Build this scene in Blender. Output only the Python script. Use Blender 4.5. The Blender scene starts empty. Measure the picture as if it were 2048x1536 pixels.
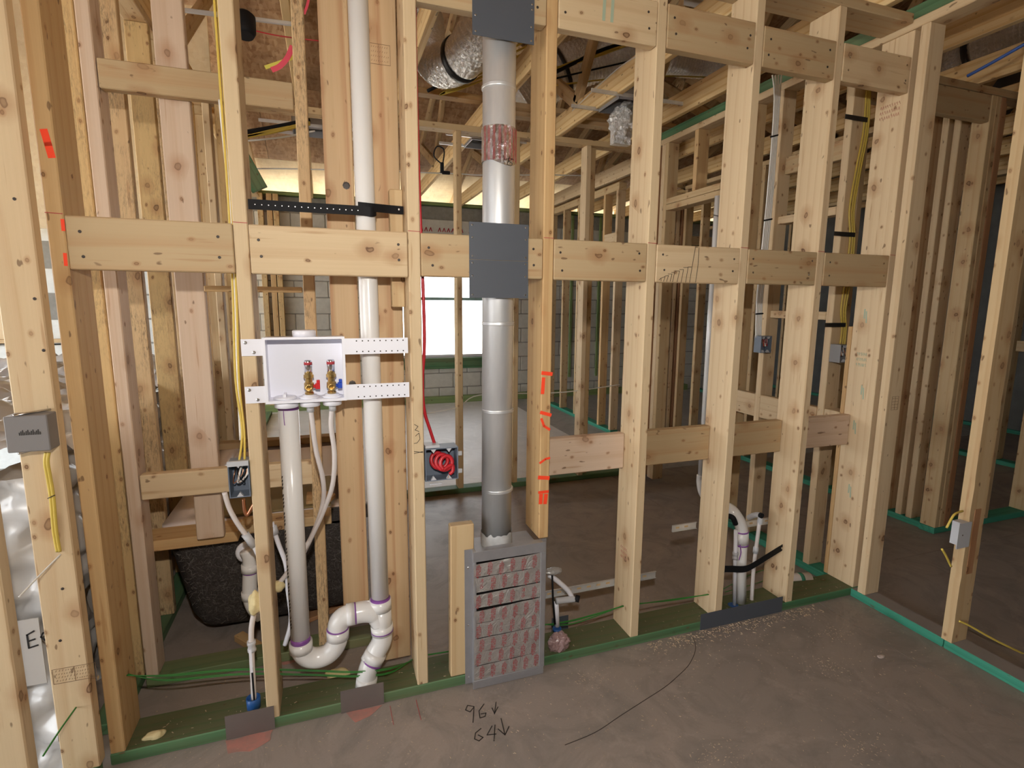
import bpy, bmesh, math, random
from mathutils import Vector, Matrix, Quaternion
from mathutils import noise as mnoise
random.seed(7)
sc = bpy.context.scene
COL = sc.collection
# ------------------------------------------------------------------ camera
FPX = 1063.951
MW = ((0.94517699, -0.32647433, 0.00741441), (-0.04260296, -0.14578704, -0.98839826), (0.32376759, 0.93389542, -0.15170332))
# rows: image right, image down, image forward, in world axes
CAM = Vector((0.2168, -1.70952, 1.38))
cd = bpy.data.cameras.new('camera'); cam = bpy.data.objects.new('camera', cd); COL.objects.link(cam)
cd.sensor_width = 36.0; cd.lens = FPX / 2048 * 36.0; cd.clip_start = 0.02; cd.clip_end = 300
R_, D_, F_ = Vector(MW[0]), Vector(MW[1]), Vector(MW[2])
m3 = Matrix((R_, -D_, -F_)).transposed()
cam.matrix_world = Matrix.Translation(CAM) @ m3.to_4x4()
sc.camera = cam
# ------------------------------------------------------------------ light and exposure
w = bpy.data.worlds.new('sky'); sc.world = w; w.use_nodes = True
bg = w.node_tree.nodes['Background']
bg.inputs['Color'].default_value = (0.93, 0.965, 1.0, 1); bg.inputs['Strength'].default_value = 8.0
ld = bpy.data.lights.new('camera_flash', 'AREA'); ld.shape = 'DISK'; ld.size = 0.05; ld.energy = 25; ld.color = (1.0, 0.93, 0.84)
ld.spread = math.radians(180)
lf = bpy.data.objects.new('camera_flash', ld); COL.objects.link(lf)
lf.location = CAM + Vector((0.0, -0.02, 0.29)); lf.rotation_euler = m3.to_euler(); lf['kind'] = 'helper'
sd = bpy.data.lights.new('sun', 'SUN'); sd.energy = 12; sd.angle = 0.01; sd.color = (1, .95, .86)
so = bpy.data.objects.new('sun', sd); COL.objects.link(so); so.rotation_euler = (math.radians(30), math.radians(16), 0); so['kind'] = 'helper'
sc.view_settings.view_transform = 'Standard'; sc.view_settings.look = 'None'
sc.view_settings.exposure = -0.07; sc.view_settings.gamma = 1.0; sc.view_settings.use_curve_mapping = False
sc.cycles.max_bounces = 8; sc.cycles.diffuse_bounces = 6; sc.cycles.glossy_bounces = 4
sc.cycles.caustics_reflective = False; sc.cycles.caustics_refractive = False
sc.cycles.sample_clamp_indirect = 6

# ------------------------------------------------------------------ helpers
def P(px, py, ax, val):
    """the point where the line of sight through photo pixel (px,py) meets the real plane ax=val"""
    d = R_ * (px - 1024) + D_ * (py - 768) + F_ * FPX
    i = 'xyz'.index(ax)
    return CAM + d * ((val - CAM[i]) / d[i])

def link(o, parent=None):
    COL.objects.link(o)
    if parent is not None: o.parent = parent
    return o
def tag(o, label=None, cat=None, group=None, kind=None):
    if label: o['label'] = label
    if cat: o['category'] = cat
    if group: o['group'] = group
    if kind: o['kind'] = kind
    return o
def empty(name, loc=(0, 0, 0), label=None, cat=None, group=None, kind=None):
    o = bpy.data.objects.new(name, None); o.empty_display_size = 0.05
    COL.objects.link(o); o.location = loc
    o['_loc'] = 1; del o['_loc']
    return tag(o, label, cat, group, kind)
def mobj(name, me, mat, parent=None, mw=None):
    o = bpy.data.objects.new(name, me); COL.objects.link(o)
    if mat and not me.materials: me.materials.append(mat)
    if parent is not None:
        o.parent = parent
        o.matrix_parent_inverse = Matrix.Translation(-WL(parent))
    if mw is not None: o.matrix_basis = mw
    return o
def WL(o):
    """world position of an (unrotated) parent"""
    v = Vector(o.location) if o.type == 'EMPTY' else Vector((0, 0, 0))
    return v
def bm_obj(name, bm, mat, parent=None, mw=None, smooth=False):
    me = bpy.data.meshes.new(name); bm.normal_update(); bm.to_mesh(me); bm.free()
    if smooth:
        for p in me.polygons: p.use_smooth = True
    return mobj(name, me, mat, parent, mw)

_bx = {}
def box_mesh(sx, sy, sz, bev):
    k = (round(sx, 4), round(sy, 4), round(sz, 4), bev)
    if k in _bx: return _bx[k]
    bm = bmesh.new(); bmesh.ops.create_cube(bm, size=1)
    bmesh.ops.scale(bm, vec=(sx, sy, sz), verts=bm.verts)
    if bev > 0:
        b = min(bev, min(sx, sy, sz) * .3)
        bmesh.ops.bevel(bm, geom=list(bm.edges), offset=b, segments=1, affect='EDGES', profile=.5)
    me = bpy.data.meshes.new('board'); bm.normal_update(); bm.to_mesh(me); bm.free()
    _bx[k] = me
    return me
def board(name, x0, x1, y0, y1, z0, z1, mat, parent=None, bev=.003, rot=None):
    """box between limits; its mesh runs with the grain (longest side) along local Z; rot: extra world rotation about its centre"""
    c = Vector(((x0 + x1) / 2, (y0 + y1) / 2, (z0 + z1) / 2)); s = [abs(x1 - x0), abs(y1 - y0), abs(z1 - z0)]
    L = s.index(max(s))
    if L == 2: q = Matrix.Identity(3); d = s
    elif L == 0: q = Matrix(((0, 0, 1), (0, 1, 0), (-1, 0, 0))); d = [s[2], s[1], s[0]]
    else: q = Matrix(((1, 0, 0), (0, 0, 1), (0, -1, 0))); d = [s[0], s[2], s[1]]
    me0 = box_mesh(d[0], d[1], d[2], bev)
    me = bpy.data.meshes.get(me0.name + '|' + mat.name)
    if me is None:
        me = me0.copy(); me.name = me0.name + '|' + mat.name; me.materials.clear(); me.materials.append(mat)
    mw = q.to_4x4()
    if rot is not None: mw = rot.to_matrix().to_4x4() @ mw if hasattr(rot, 'to_matrix') else rot @ mw
    return mobj(name, me, mat, parent, Matrix.Translation(c) @ mw)
def beam(name, a, b, wx, wy, mat, parent=None, up=Vector((1, 0, 0)), bev=.003):
    """straight member from a to b; wx measured along `up`, wy across"""
    a = Vector(a); b = Vector(b); z = (b - a); L = z.length; z.normalize()
    x = (up - z * up.dot(z)).normalized(); y = z.cross(x)
    m = Matrix((x, y, z)).transposed().to_4x4()
    me0 = box_mesh(wx, wy, L, bev); me = me0.copy(); me.materials.clear(); me.materials.append(mat)
    return mobj(name, me, mat, parent, Matrix.Translation((a + b) / 2) @ m)
def smooth_path(pts, n=6):
    pts = [Vector(p) for p in pts]
    if len(pts) < 3: return pts
    out = []
    for i in range(len(pts) - 1):
        p0 = pts[max(i - 1, 0)]; p1 = pts[i]; p2 = pts[i + 1]; p3 = pts[min(i + 2, len(pts) - 1)]
        for k in range(n):
            t = k / n
            out.append(.5 * ((2 * p1) + (-p0 + p2) * t + (2 * p0 - 5 * p1 + 4 * p2 - p3) * t * t + (-p0 + 3 * p1 - 3 * p2 + p3) * t ** 3))
    out.append(pts[-1]); return out
def tube_bm(bm, pts, r, n=10, flat=1.0, caps=True):
    """sweep; r may be a list; flat<1 squashes across"""
    pts = [Vector(p) for p in pts]; N = len(pts); rings = []
    t0 = (pts[1] - pts[0]).normalized()
    ref = Vector((0, 0, 1)) if abs(t0.z) < .9 else Vector((0, 1, 0))
    x = (ref - t0 * ref.dot(t0)).normalized()
    for i, p in enumerate(pts):
        t = (pts[min(i + 1, N - 1)] - pts[max(i - 1, 0)])
        if t.length < 1e-9: t = t0
        t = t.normalized(); x = (x - t * x.dot(t)).normalized(); y = t.cross(x)
        rr = r[i] if isinstance(r, (list, tuple)) else r
        rings.append([bm.verts.new(p + (x * math.cos(a) * rr + y * math.sin(a) * rr * flat)) for a in [2 * math.pi * k / n for k in range(n)]])
    for a, b in zip(rings, rings[1:]):
        for k in range(n):
            bm.faces.new((a[k], a[(k + 1) % n], b[(k + 1) % n], b[k]))
    if caps:
        bm.faces.new(rings[0][::-1]); bm.faces.new(rings[-1])
def tube(name, pts, r, mat, parent=None, n=10, flat=1.0, sm=6):
    bm = bmesh.new(); p = smooth_path(pts, sm) if sm else [Vector(q) for q in pts]
    tube_bm(bm, p, r, n, flat); return bm_obj(name, bm, mat, parent, smooth=True)
def lathe_bm(bm, prof, M, n=20):
    """prof: (r,h) pairs along local Z; M places it"""
    rings = []
    for r, h in prof:
        rings.append([bm.verts.new(M @ Vector((r * math.cos(2 * math.pi * k / n), r * math.sin(2 * math.pi * k / n), h))) for k in range(n)])
    for a, b in zip(rings, rings[1:]):
        for k in range(n): bm.faces.new((a[k], a[(k + 1) % n], b[(k + 1) % n], b[k]))
    bm.faces.new(rings[0][::-1]); bm.faces.new(rings[-1])
def axisM(loc, d):
    d = Vector(d).normalized(); return Matrix.Translation(Vector(loc)) @ d.to_track_quat('Z', 'Y').to_matrix().to_4x4()
def lathe(name, prof, loc, d, mat, parent=None, n=20):
    bm = bmesh.new(); lathe_bm(bm, prof, axisM(loc, d), n); o = bm_obj(name, bm, mat, parent)
    for p in o.data.polygons: p.use_smooth = len(p.vertices) == 4
    return o
def add_box(bm, x0, x1, y0, y1, z0, z1):
    v = [bm.verts.new((x, y, z)) for x in (x0, x1) for y in (y0, y1) for z in (z0, z1)]
    for f in ((0, 1, 3, 2), (4, 6, 7, 5), (0, 4, 5, 1), (2, 3, 7, 6), (0, 2, 6, 4), (1, 5, 7, 3)): bm.faces.new([v[i] for i in f])
def heads(name, pts, nrm, mat, parent, r=.005, h=.0015, n=8):
    """a few screw or nail heads of one board, joined: each is a few pixels"""
    bm = bmesh.new()
    for p in pts: lathe_bm(bm, [(r, -.001), (r, h * .6), (r * .6, h)], axisM(p, nrm), n)
    o = bm_obj(name, bm, mat, parent); o['kind'] = 'stuff'; return o
def ribbon(name, lines, nrm, wd, mat, parent=None, t=.0006):
    """pen or paint strokes: raised flat bands lying on a surface with normal nrm"""
    bm = bmesh.new(); nrm = Vector(nrm).normalized()
    for ln in lines:
        ln = [Vector(p) for p in ln]
        for a, b in zip(ln, ln[1:]):
            d = (b - a)
            if d.length < 1e-6: continue
            d.normalize(); s = nrm.cross(d) * wd / 2; e = d * wd * .3
            q = [a - e - s, b + e - s, b + e + s, a - e + s]
            lo = [bm.verts.new(v) for v in q]; hi = [bm.verts.new(v + nrm * t) for v in q]
            bm.faces.new(hi); bm.faces.new(lo[::-1])
            for k in range(4): bm.faces.new((lo[k], lo[(k + 1) % 4], hi[(k + 1) % 4], hi[k]))
    return bm_obj(name, bm, mat, parent)
_tx = {}
def text_mesh(body, size, spacing=1.0):
    k = (body, size)
    if k in _tx: return _tx[k]
    cu = bpy.data.curves.new('lettering', 'FONT'); cu.body = body; cu.size = size; cu.extrude = .0002; cu.resolution_u = 2; cu.align_x = 'CENTER'; cu.align_y = 'CENTER'; cu.space_line = .8
    o = bpy.data.objects.new('t', cu); COL.objects.link(o)
    dg = bpy.context.evaluated_depsgraph_get(); me = bpy.data.meshes.new_from_object(o.evaluated_get(dg))
    bpy.data.objects.remove(o); me.materials.clear(); _tx[k] = me; return me
def lettering(body, size, loc, xdir, nrm, mat, parent, name='lettering'):
    x = Vector(xdir).normalized(); n = Vector(nrm).normalized(); y = n.cross(x)
    me = text_mesh(body, size)
    if not me.materials: me.materials.append(mat)
    return mobj(name, me, mat, parent, Matrix.Translation(Vector(loc)) @ Matrix((x, y, n)).transposed().to_4x4())
def vis_noise(v, s): return mnoise.noise(Vector(v) * s)

# ------------------------------------------------------------------ materials
class NT:
    def __init__(s, name):
        s.m = bpy.data.materials.new(name); s.m.use_nodes = True; s.t = s.m.node_tree; s.n = s.t.nodes; s.l = s.t.links
        s.b = s.n['Principled BSDF']
    def new(s, ty, **kw):
        n = s.n.new(ty)
        for k, v in kw.items():
            if k[0] == '_': setattr(n, k[1:], v)
            else: n.inputs[k.replace('__', ' ')].default_value = v
        return n
    def ln(s, a, b): s.l.new(a, b)
    def ramp(s, src, stops):
        r = s.n.new('ShaderNodeValToRGB'); e = r.color_ramp.elements
        while len(e) < len(stops): e.new(.5)
        for i, (p, c) in enumerate(stops):
            e[i].position = p; e[i].color = (c, c, c, 1) if isinstance(c, (int, float)) else (*c, 1)
        s.ln(src, r.inputs[0]); return r.outputs[0]
    def mix(s, a, b, fac, mode='MIX'):
        m = s.n.new('ShaderNodeMix'); m.data_type = 'RGBA'; m.blend_type = mode
        for v, i in ((a, 6), (b, 7)):
            if isinstance(v, tuple): m.inputs[i].default_value = (*v, 1)
            else: s.ln(v, m.inputs[i])
        if isinstance(fac, (int, float)): m.inputs[0].default_value = fac
        else: s.ln(fac, m.inputs[0])
        return m.outputs[2]
    def math(s, op, a, b=0.0):
        m = s.n.new('ShaderNodeMath'); m.operation = op
        for v, i in ((a, 0), (b, 1)):
            if isinstance(v, (int, float)): m.inputs[i].default_value = v
            else: s.ln(v, m.inputs[i])
        return m.outputs[0]
    def coords(s, scale=(1, 1, 1), rnd=True, kind='Object'):
        tc = s.n.new('ShaderNodeTexCoord'); src = tc.outputs[kind]
        if rnd:
            oi = s.n.new('ShaderNodeObjectInfo'); mu = s.math('MULTIPLY', oi.outputs['Random'], 37.0)
            cx = s.n.new('ShaderNodeCombineXYZ'); s.ln(mu, cx.inputs[0]); s.ln(s.math('MULTIPLY', mu, 1.7), cx.inputs[1]); s.ln(s.math('MULTIPLY', mu, .6), cx.inputs[2])
            va = s.n.new('ShaderNodeVectorMath'); va.operation = 'ADD'; s.ln(src, va.inputs[0]); s.ln(cx.outputs[0], va.inputs[1]); src = va.outputs[0]
        mp = s.n.new('ShaderNodeMapping'); mp.inputs['Scale'].default_value = scale; s.ln(src, mp.inputs[0]); return mp.outputs[0]
    def noise(s, vec, scale, detail=3, rough=.55, dist=0):
        n = s.new('ShaderNodeTexNoise', Scale=scale, Detail=detail, Roughness=rough, Distortion=dist); s.ln(vec, n.inputs['Vector']); return n.outputs['Fac']
    def bump(s, h, strength=.3, dist=.002):
        b = s.new('ShaderNodeBump', Strength=strength, Distance=dist * (2.0 if dist > .01 else 1)); s.ln(h, b.inputs['Height']); s.ln(b.outputs[0], s.b.inputs['Normal'])
def wood(name, c1, c2, ring=.35, dark=(.42, .22, .09), knots=.5, mold=0, green=0, rough=.62, stain=.25, band=None):
    s = NT(name); V = s.coords((1, 1, 1))
    G = s.coords((1, 1, .07)); F = s.coords((1, 1, .012))
    oi = s.n.new('ShaderNodeObjectInfo')
    base = s.mix(c1, c2, oi.outputs['Random'])
    wv = s.n.new('ShaderNodeTexWave'); wv.wave_type = 'RINGS'; wv.rings_direction = 'Z'; wv.wave_profile = 'SAW'
    wv.inputs['Scale'].default_value = 9; wv.inputs['Distortion'].default_value = 3.5; wv.inputs['Detail'].default_value = 2; wv.inputs['Detail Scale'].default_value = 1.2
    s.ln(G, wv.inputs['Vector'])
    rings = s.ramp(wv.outputs['Fac'], [(0, 0.0), (.55, .12), (.9, 1.0), (1, .1)])
    fine = s.noise(F, 140, 4, .7); big = s.noise(s.coords((1, 1, .25)), 3.2, 3)
    col = s.mix(base, dark, s.math('MULTIPLY', rings, ring))
    col = s.mix(col, (c1[0] * 1.18, c1[1] * 1.2, c1[2] * 1.3), s.math('MULTIPLY', s.ramp(fine, [(.35, 0.0), (.7, 1.0)]), .35))
    col = s.mix(col, dark, s.math('MULTIPLY', s.ramp(big, [(.52, 0.0), (.78, 1.0)]), stain))
    if knots > 0:
        sx = s.n.new('ShaderNodeSeparateXYZ'); s.ln(V, sx.inputs[0])
        vx = s.math('ADD', sx.outputs[0], s.math('MULTIPLY', sx.outputs[1], .93))
        nz = s.noise(V, 22, 2); nb = s.math('MULTIPLY', s.math('SUBTRACT', nz, .5), .16)
        for sc_, p_on, r0, halo_r in ((7.0, knots, .062, .30), (15.0, knots * .62, .060, .16)):
            cx = s.n.new('ShaderNodeCombineXYZ')
            s.ln(s.math('ADD', s.math('MULTIPLY', vx, sc_ * 1.15), nb), cx.inputs[0]); s.ln(s.math('ADD', s.math('MULTIPLY', sx.outputs[2], sc_ * .8), nb), cx.inputs[1])
            vo = s.new('ShaderNodeTexVoronoi', Scale=1.0); vo.voronoi_dimensions = '2D'; s.ln(cx.outputs[0], vo.inputs['Vector'])
            sep = s.n.new('ShaderNodeSeparateColor'); s.ln(vo.outputs['Color'], sep.inputs[0])
            on = s.ramp(sep.outputs[0], [(1.0 - p_on, 0.0), (1.0 - p_on + .001, 1.0)])
            tone = s.ramp(sep.outputs[1], [(0, .35), (1, 1.0)])
            core = s.ramp(vo.outputs['Distance'], [(r0 * .5, .55), (r0 * .85, .8), (r0, 1.0), (r0 * 1.25, .15), (halo_r, 0.0)])
            halo = s.ramp(vo.outputs['Distance'], [(r0, 1.0), (halo_r, 0.0)])
            col = s.mix(col, (dark[0] * .95, dark[1] * .8, dark[2] * .7), s.math('MULTIPLY', s.math('MULTIPLY', halo, on), .42))
            col = s.mix(col, (.10, .04, .016), s.math('MULTIPLY', s.math('MULTIPLY', core, on), tone))
        streak = s.ramp(s.noise(s.coords((1, 1, .06)), 70, 2, .5), [(.66, 0.0), (.74, 1.0)])
        col = s.mix(col, (dark[0] * .8, dark[1] * .7, dark[2] * .6), s.math('MULTIPLY', streak, .4))
        sp = s.ramp(s.noise(s.coords((1, 1, .4)), 60, 1, .4), [(.74, 0.0), (.78, 1.0)])
        col = s.mix(col, (.12, .06, .03), s.math('MULTIPLY', sp, .7))
    if mold > 0:
        a = s.noise(s.coords((1, 1, .16)), 230, 4, .8, .3); b = s.noise(s.coords((1, 1, .45)), 8, 3)
        m = s.math('MULTIPLY', s.ramp(a, [(.46, 0.0), (.66, 1.0)]), s.ramp(b, [(.42, 0.0), (.58, 1.0)]))
        col = s.mix(col, (.06, .05, .035), s.math('MULTIPLY', m, mold))
    if green > 0:
        g = s.noise(s.coords((1, 1, .2)), 7, 3, .6)
        col = s.mix(col, (.33, .22, .12), s.ramp(g, [(.3, green), (.7, 0.0)]))
    s.ln(col, s.b.inputs['Base Color']); s.b.inputs['Roughness'].default_value = rough
    s.b.inputs['Specular IOR Level'].default_value = .3
    s.bump(s.math('ADD', fine, s.math('MULTIPLY', rings, .6)), .22, .0012)
    return s.m
def plain(name, c, rough=.5, metal=0, spec=.5, noise=0, scale=30, alpha=1, trans=0, bump=0, c2=None, coat=0):
    s = NT(name); s.b.inputs['Base Color'].default_value = (*c, 1); s.b.inputs['Roughness'].default_value = rough
    s.b.inputs['Metallic'].default_value = metal; s.b.inputs['Specular IOR Level'].default_value = spec
    s.b.inputs['Coat Weight'].default_value = coat
    if noise or bump:
        f = s.noise(s.coords(), scale, 4, .6)
        if noise: s.ln(s.mix(c, c2 or tuple(v * .5 for v in c), s.math('MULTIPLY', s.ramp(f, [(.35, 0.0), (.7, 1.0)]), noise)), s.b.inputs['Base Color'])
        if bump: s.bump(f, bump, .003)
    if trans: s.b.inputs['Transmission Weight'].default_value = trans; s.b.inputs['IOR'].default_value = 1.3
    if alpha < 1: s.b.inputs['Alpha'].default_value = alpha
    return s.m
PINE = wood('pine', (.56, .41, .225), (.62, .46, .26))
PALE = wood('pale_spruce', (.62, .475, .29), (.66, .51, .32), ring=.28, knots=.45, stain=.15)
PINK = wood('pinkish_spruce', (.62, .48, .36), (.60, .46, .34), ring=.2, knots=.4, stain=.12)
AMBER = wood('amber_pine', (.58, .39, .19), (.55, .36, .17), ring=.45, dark=(.42, .22, .08), knots=.3)
FIR = wood('red_grained_fir', (.60, .43, .25), (.58, .41, .23), ring=.75, dark=(.42, .21, .10), knots=.35)
TAN = wood('tan_pine_block', (.45, .33, .185), (.51, .38, .22), ring=.4, knots=.4)
YEL = wood('yellow_moldy_pine', (.60, .42, .19), (.64, .46, .23), ring=.3, knots=.5, mold=.5)
MOLD = wood('mold_stained_pine', (.62, .44, .24), (.66, .46, .25), ring=.3, knots=.4, mold=.8)
RED = wood('reddish_brown_lumber', (.36, .18, .09), (.44, .24, .12), ring=.3, knots=.4)
GREEN = wood('green_treated_lumber', (.06, .20, .09), (.07, .22, .11), ring=.8, dark=(.015, .09, .04), knots=.1, green=.35, stain=.3)
GRNM = wood('worn_treated_plate', (.11, .19, .08), (.12, .2, .09), ring=.5, dark=(.02, .12, .05), knots=.1, green=.6, stain=.5)
TEAL = wood('teal_treated_lumber', (.05, .26, .17), (.06, .30, .20), ring=.5, dark=(.01, .15, .09), knots=.05, stain=.2)
TRUSS = wood('truss_yellow_pine', (.82, .62, .33), (.80, .58, .29), ring=.75, dark=(.60, .33, .10), knots=.2)
DUSTP = wood('dusty_treated_top', (.115, .12, .06), (.13, .13, .065), ring=.4, dark=(.035, .12, .04), knots=.1, stain=.9)
WALLG = wood('green_furring', (.22, .30, .12), (.26, .34, .14), ring=.4, dark=(.09, .16, .05), knots=.1)

def osb(name, c1, c2, c3):
    s = NT(name); V = s.coords((1, 1, 1), rnd=False)
    vo = s.new('ShaderNodeTexVoronoi', Scale=26.0); s.ln(s.coords((.45, 1.3, 1), rnd=False), vo.inputs['Vector'])
    v2 = s.new('ShaderNodeTexVoronoi', Scale=34.0); s.ln(s.coords((1.3, .5, 1), rnd=False), v2.inputs['Vector'])
    sp = s.n.new('ShaderNodeSeparateColor'); s.ln(vo.outputs['Color'], sp.inputs[0]); s2 = s.n.new('ShaderNodeSeparateColor'); s.ln(v2.outputs['Color'], s2.inputs[0])
    col = s.mix(c1, c2, sp.outputs[0]); col = s.mix(col, c3, s.math('MULTIPLY', s2.outputs[1], .6))
    col = s.mix(col, tuple(v * .45 for v in c1), s.ramp(s.noise(V, 1.3, 3), [(.45, 0.0), (.75, .6)]))
    s.ln(col, s.b.inputs['Base Color']); s.b.inputs['Roughness'].default_value = .75; s.bump(sp.outputs[0], .3, .002); return s.m
OSB = osb('roof_osb', (.30, .155, .065), (.46, .27, .13), (.66, .46, .28))
OSB_LIT = osb('eave_osb', (.78, .60, .36), (.86, .68, .42), (.9, .75, .5))  # paler copy of roof_osb, daylight on eave and left sheathing painted in

def concrete(name, c, c2, c3):
    s = NT(name); V = s.coords(rnd=False)
    a = s.noise(V, .9, 5, .6, .8); b = s.noise(V, 3.2, 6, .68, 2.2); d = s.noise(V, 160, 2)
    col = s.mix(c, c2, s.ramp(a, [(.35, 0.0), (.65, 1.0)])); col = s.mix(col, c3, s.math('MULTIPLY', s.ramp(b, [(.46, 0.0), (.66, 1.0)]), .7))
    col = s.mix(col, tuple(min(1, v * 1.22) for v in c), s.math('MULTIPLY', s.ramp(s.noise(V, 2.1, 5, .7, 3.0), [(.55, 0.0), (.62, 1.0)]), .35))
    col = s.mix(col, tuple(v * .8 for v in c), s.math('MULTIPLY', s.ramp(d, [(.5, 0.0), (.7, 1.0)]), .3))
    s.ln(col, s.b.inputs['Base Color']); s.ln(s.math('ADD', s.math('MULTIPLY', b, .3), .30), s.b.inputs['Roughness'])
    s.b.inputs['Specular IOR Level'].default_value = .3; s.bump(s.math('ADD', s.math('MULTIPLY', d, .3), b), .06, .004); return s.m
SLAB = concrete('trowelled_concrete', (.33, .275, .24), (.28, .24, .215), (.20, .18, .165))
SLABL = concrete('clean_pale_concrete', (.84, .85, .86), (.80, .81, .82), (.74, .75, .76)); SLABM = concrete('grey_concrete', (.42, .41, .40), (.36, .36, .36), (.30, .30, .30))
CMU = plain('concrete_block', (.62, .60, .54), .9, noise=.5, scale=14, bump=.4, c2=(.46, .45, .40))
CMUL = plain('painted_concrete_block', (.75, .77, .75), .9, noise=.4, scale=14, bump=.4, c2=(.5, .51, .48))
MORT = plain('mortar', (.30, .29, .26), .95, noise=.4, scale=20)
PVC = plain('white_pvc', (.80, .79, .78), .22, noise=.12, scale=5, c2=(.66, .62, .60), coat=.2)
PVCC = plain('cool_white_plastic', (.84, .85, .93), .35)
PURP = plain('purple_primer', (.24, .08, .34), .4)
GALV = None
def galv():
    s = NT('galvanised_steel'); V = s.coords((1, 1, .25), rnd=False); f = s.noise(V, 9, 4, .6); g = s.noise(s.coords(rnd=False), 120, 2)
    s.ln(s.mix((.80, .81, .82), (.60, .61, .63), s.ramp(f, [(.35, 0.0), (.7, 1.0)])), s.b.inputs['Base Color'])
    s.b.inputs['Metallic'].default_value = .62; s.ln(s.ramp(f, [(.3, .34), (.7, .5)]), s.b.inputs['Roughness']); s.bump(g, .03, .002); return s.m
GALV = galv()
def foil(name, c=(.78, .77, .76), sc_=26, st=1.0, r=.22):
    s = NT(name); V = s.coords(rnd=False); f = s.noise(V, sc_, 5, .7, 1.2); s.b.inputs['Base Color'].default_value = (*c, 1)
    s.b.inputs['Metallic'].default_value = 1; s.b.inputs['Roughness'].default_value = r; s.bump(f, st, .012); return s.m
FOIL = foil('crinkled_foil', (.92, .91, .90), 38, 1.0, .1); TAPE = foil('foil_tape', (.44, .42, .40), 22, .5, .36); TAPE.node_tree.nodes['Principled BSDF'].inputs['Metallic'].default_value = .45
STEEL = plain('painted_steel_plate', (.085, .095, .115), .55, .1, noise=.25, scale=3, c2=(.07, .078, .095))
BROWNSTEEL = plain('dull_steel_plate', (.20, .165, .15), .55, .3, noise=.35, scale=9, c2=(.14, .12, .11))
BOOT = plain('register_sheet_metal', (.42, .42, .44), .42, .6, noise=.4, scale=20, c2=(.30, .30, .32))
BLACK = plain('black_plastic', (.010, .010, .012), .65, spec=.2)
DARK = plain('dark_void_box', (.03, .035, .045), .4)
GREY = plain('grey_box_plastic', (.21, .20, .20), .45)
GREYB = plain('blue_grey_box_plastic', (.15, .18, .23), .4)
LGREY = plain('light_grey_plastic', (.52, .53, .56), .4)
YELC = plain('yellow_cable', (.64, .48, .09), .45); REDC = plain('red_cable', (.52, .02, .03), .35); WHITC = plain('white_cable', (.80, .79, .76), .4)
GRNC = plain('green_cord', (.03, .20, .03), .45); BLUEP = plain('blue_sleeve', (.02, .10, .33), .45); COPP = plain('copper', (.62, .30, .18), .3, 1)
PEX = plain('translucent_pex', (.74, .69, .68), .3, noise=.15, scale=8); BRASS = plain('brass', (.62, .42, .16), .28, 1, noise=.3, scale=40, c2=(.4, .25, .08))
CHROME = plain('chrome', (.8, .8, .82), .12, 1); REDP = plain('red_handle', (.62, .01, .015), .35); BLUH = plain('blue_handle', (.01, .06, .42), .35)
ORNG = plain('orange_marking_paint', (1.0, .07, .02), .6); REDI = plain('red_ink', (.42, .04, .05), .6); INK = plain('black_marker', (.015, .013, .012), .6)
PINKP = plain('pink_marking_paint', (.50, .21, .17), .8, noise=.8, scale=18, c2=(.26, .19, .165)); STAMP = plain('stamp_ink', (.16, .09, .05), .8)
SCREW = plain('bright_screw', (.7, .7, .7), .25, 1); NAIL = plain('dark_nail_head', (.05, .04, .035), .5, .3)
FOAM = plain('spray_foam', (.78, .67, .38), .85, noise=.4, scale=60, c2=(.6, .48, .22), bump=.8)
TUBB = plain('sprayed_black_fibreglass', (.028, .021, .019), .6, noise=.8, scale=150, c2=(.09, .08, .075), bump=.9)
TUBW = plain('white_acrylic', (.80, .70, .66), .3); OLIVE = plain('olive_protective_board', (.26, .20, .09), .7, noise=.4, scale=6, c2=(.2, .16, .08))
GLASSF = plain('clear_film', (.9, .9, .9), .08, alpha=.45, bump=1.0, scale=20)
FILM = plain('white_poly_film', (.50, .485, .47), .22, bump=.6, scale=9, spec=.8)
SILV = plain('silver_paint', (.45, .46, .47), .4, .7); TAPEK = plain('black_tape', (.014, .013, .013), .5); PINKR = plain('pink_ribbon', (.85, .10, .16), .5)
YELR = plain('yellow_ribbon', (.72, .68, .12), .5); BLUR = plain('blue_flat_cable', (.04, .10, .34), .4); SAND = plain('bright_sand', (.62, .58, .52), .95)
WINF = plain('white_window_frame', (.82, .84, .84), .4); TWINE = plain('white_string', (.8, .78, .74), .6); DEB = plain('sawdust', (.55, .42, .30), .9, noise=.6, scale=90)
RDARK = plain('faded_grey_mastic', (.62, .62, .62), .7, noise=.5, scale=30)

# =================================================================== SETTING: floor and ground
floor = empty('floor', kind='structure')
XC = 2.338; g = .0016
for a, b, c, d, m in ((-6.5, XC, -7, 1.965, SLAB), (XC, 8.5, -7, .19, SLAB), (XC, 8.5, .19, 1.965, SLAB), (-.5, 2.58, 1.965, 5.6, SLABL), (-6.5, -.5, 1.965, 5.6, SLABM), (2.58, 8.5, 1.965, 5.6, SLABM)):
    bm = bmesh.new(); add_box(bm, a + g, b - g, c + g, d - g, -.1, 0); bm_obj('floor_slab', bm, m, floor)
bm = bmesh.new(); add_box(bm, -6.5, 8.5, -7, 5.6, -.12, -.02); bm_obj('slab_bed', bm, INK, floor)
bm = bmesh.new(); add_box(bm, -60, 60, -60, 60, -.3, -.2); tag(bm_obj('ground', bm, SAND), kind='structure')  # bright outdoor plane, added to bounce daylight up under the eave

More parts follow.
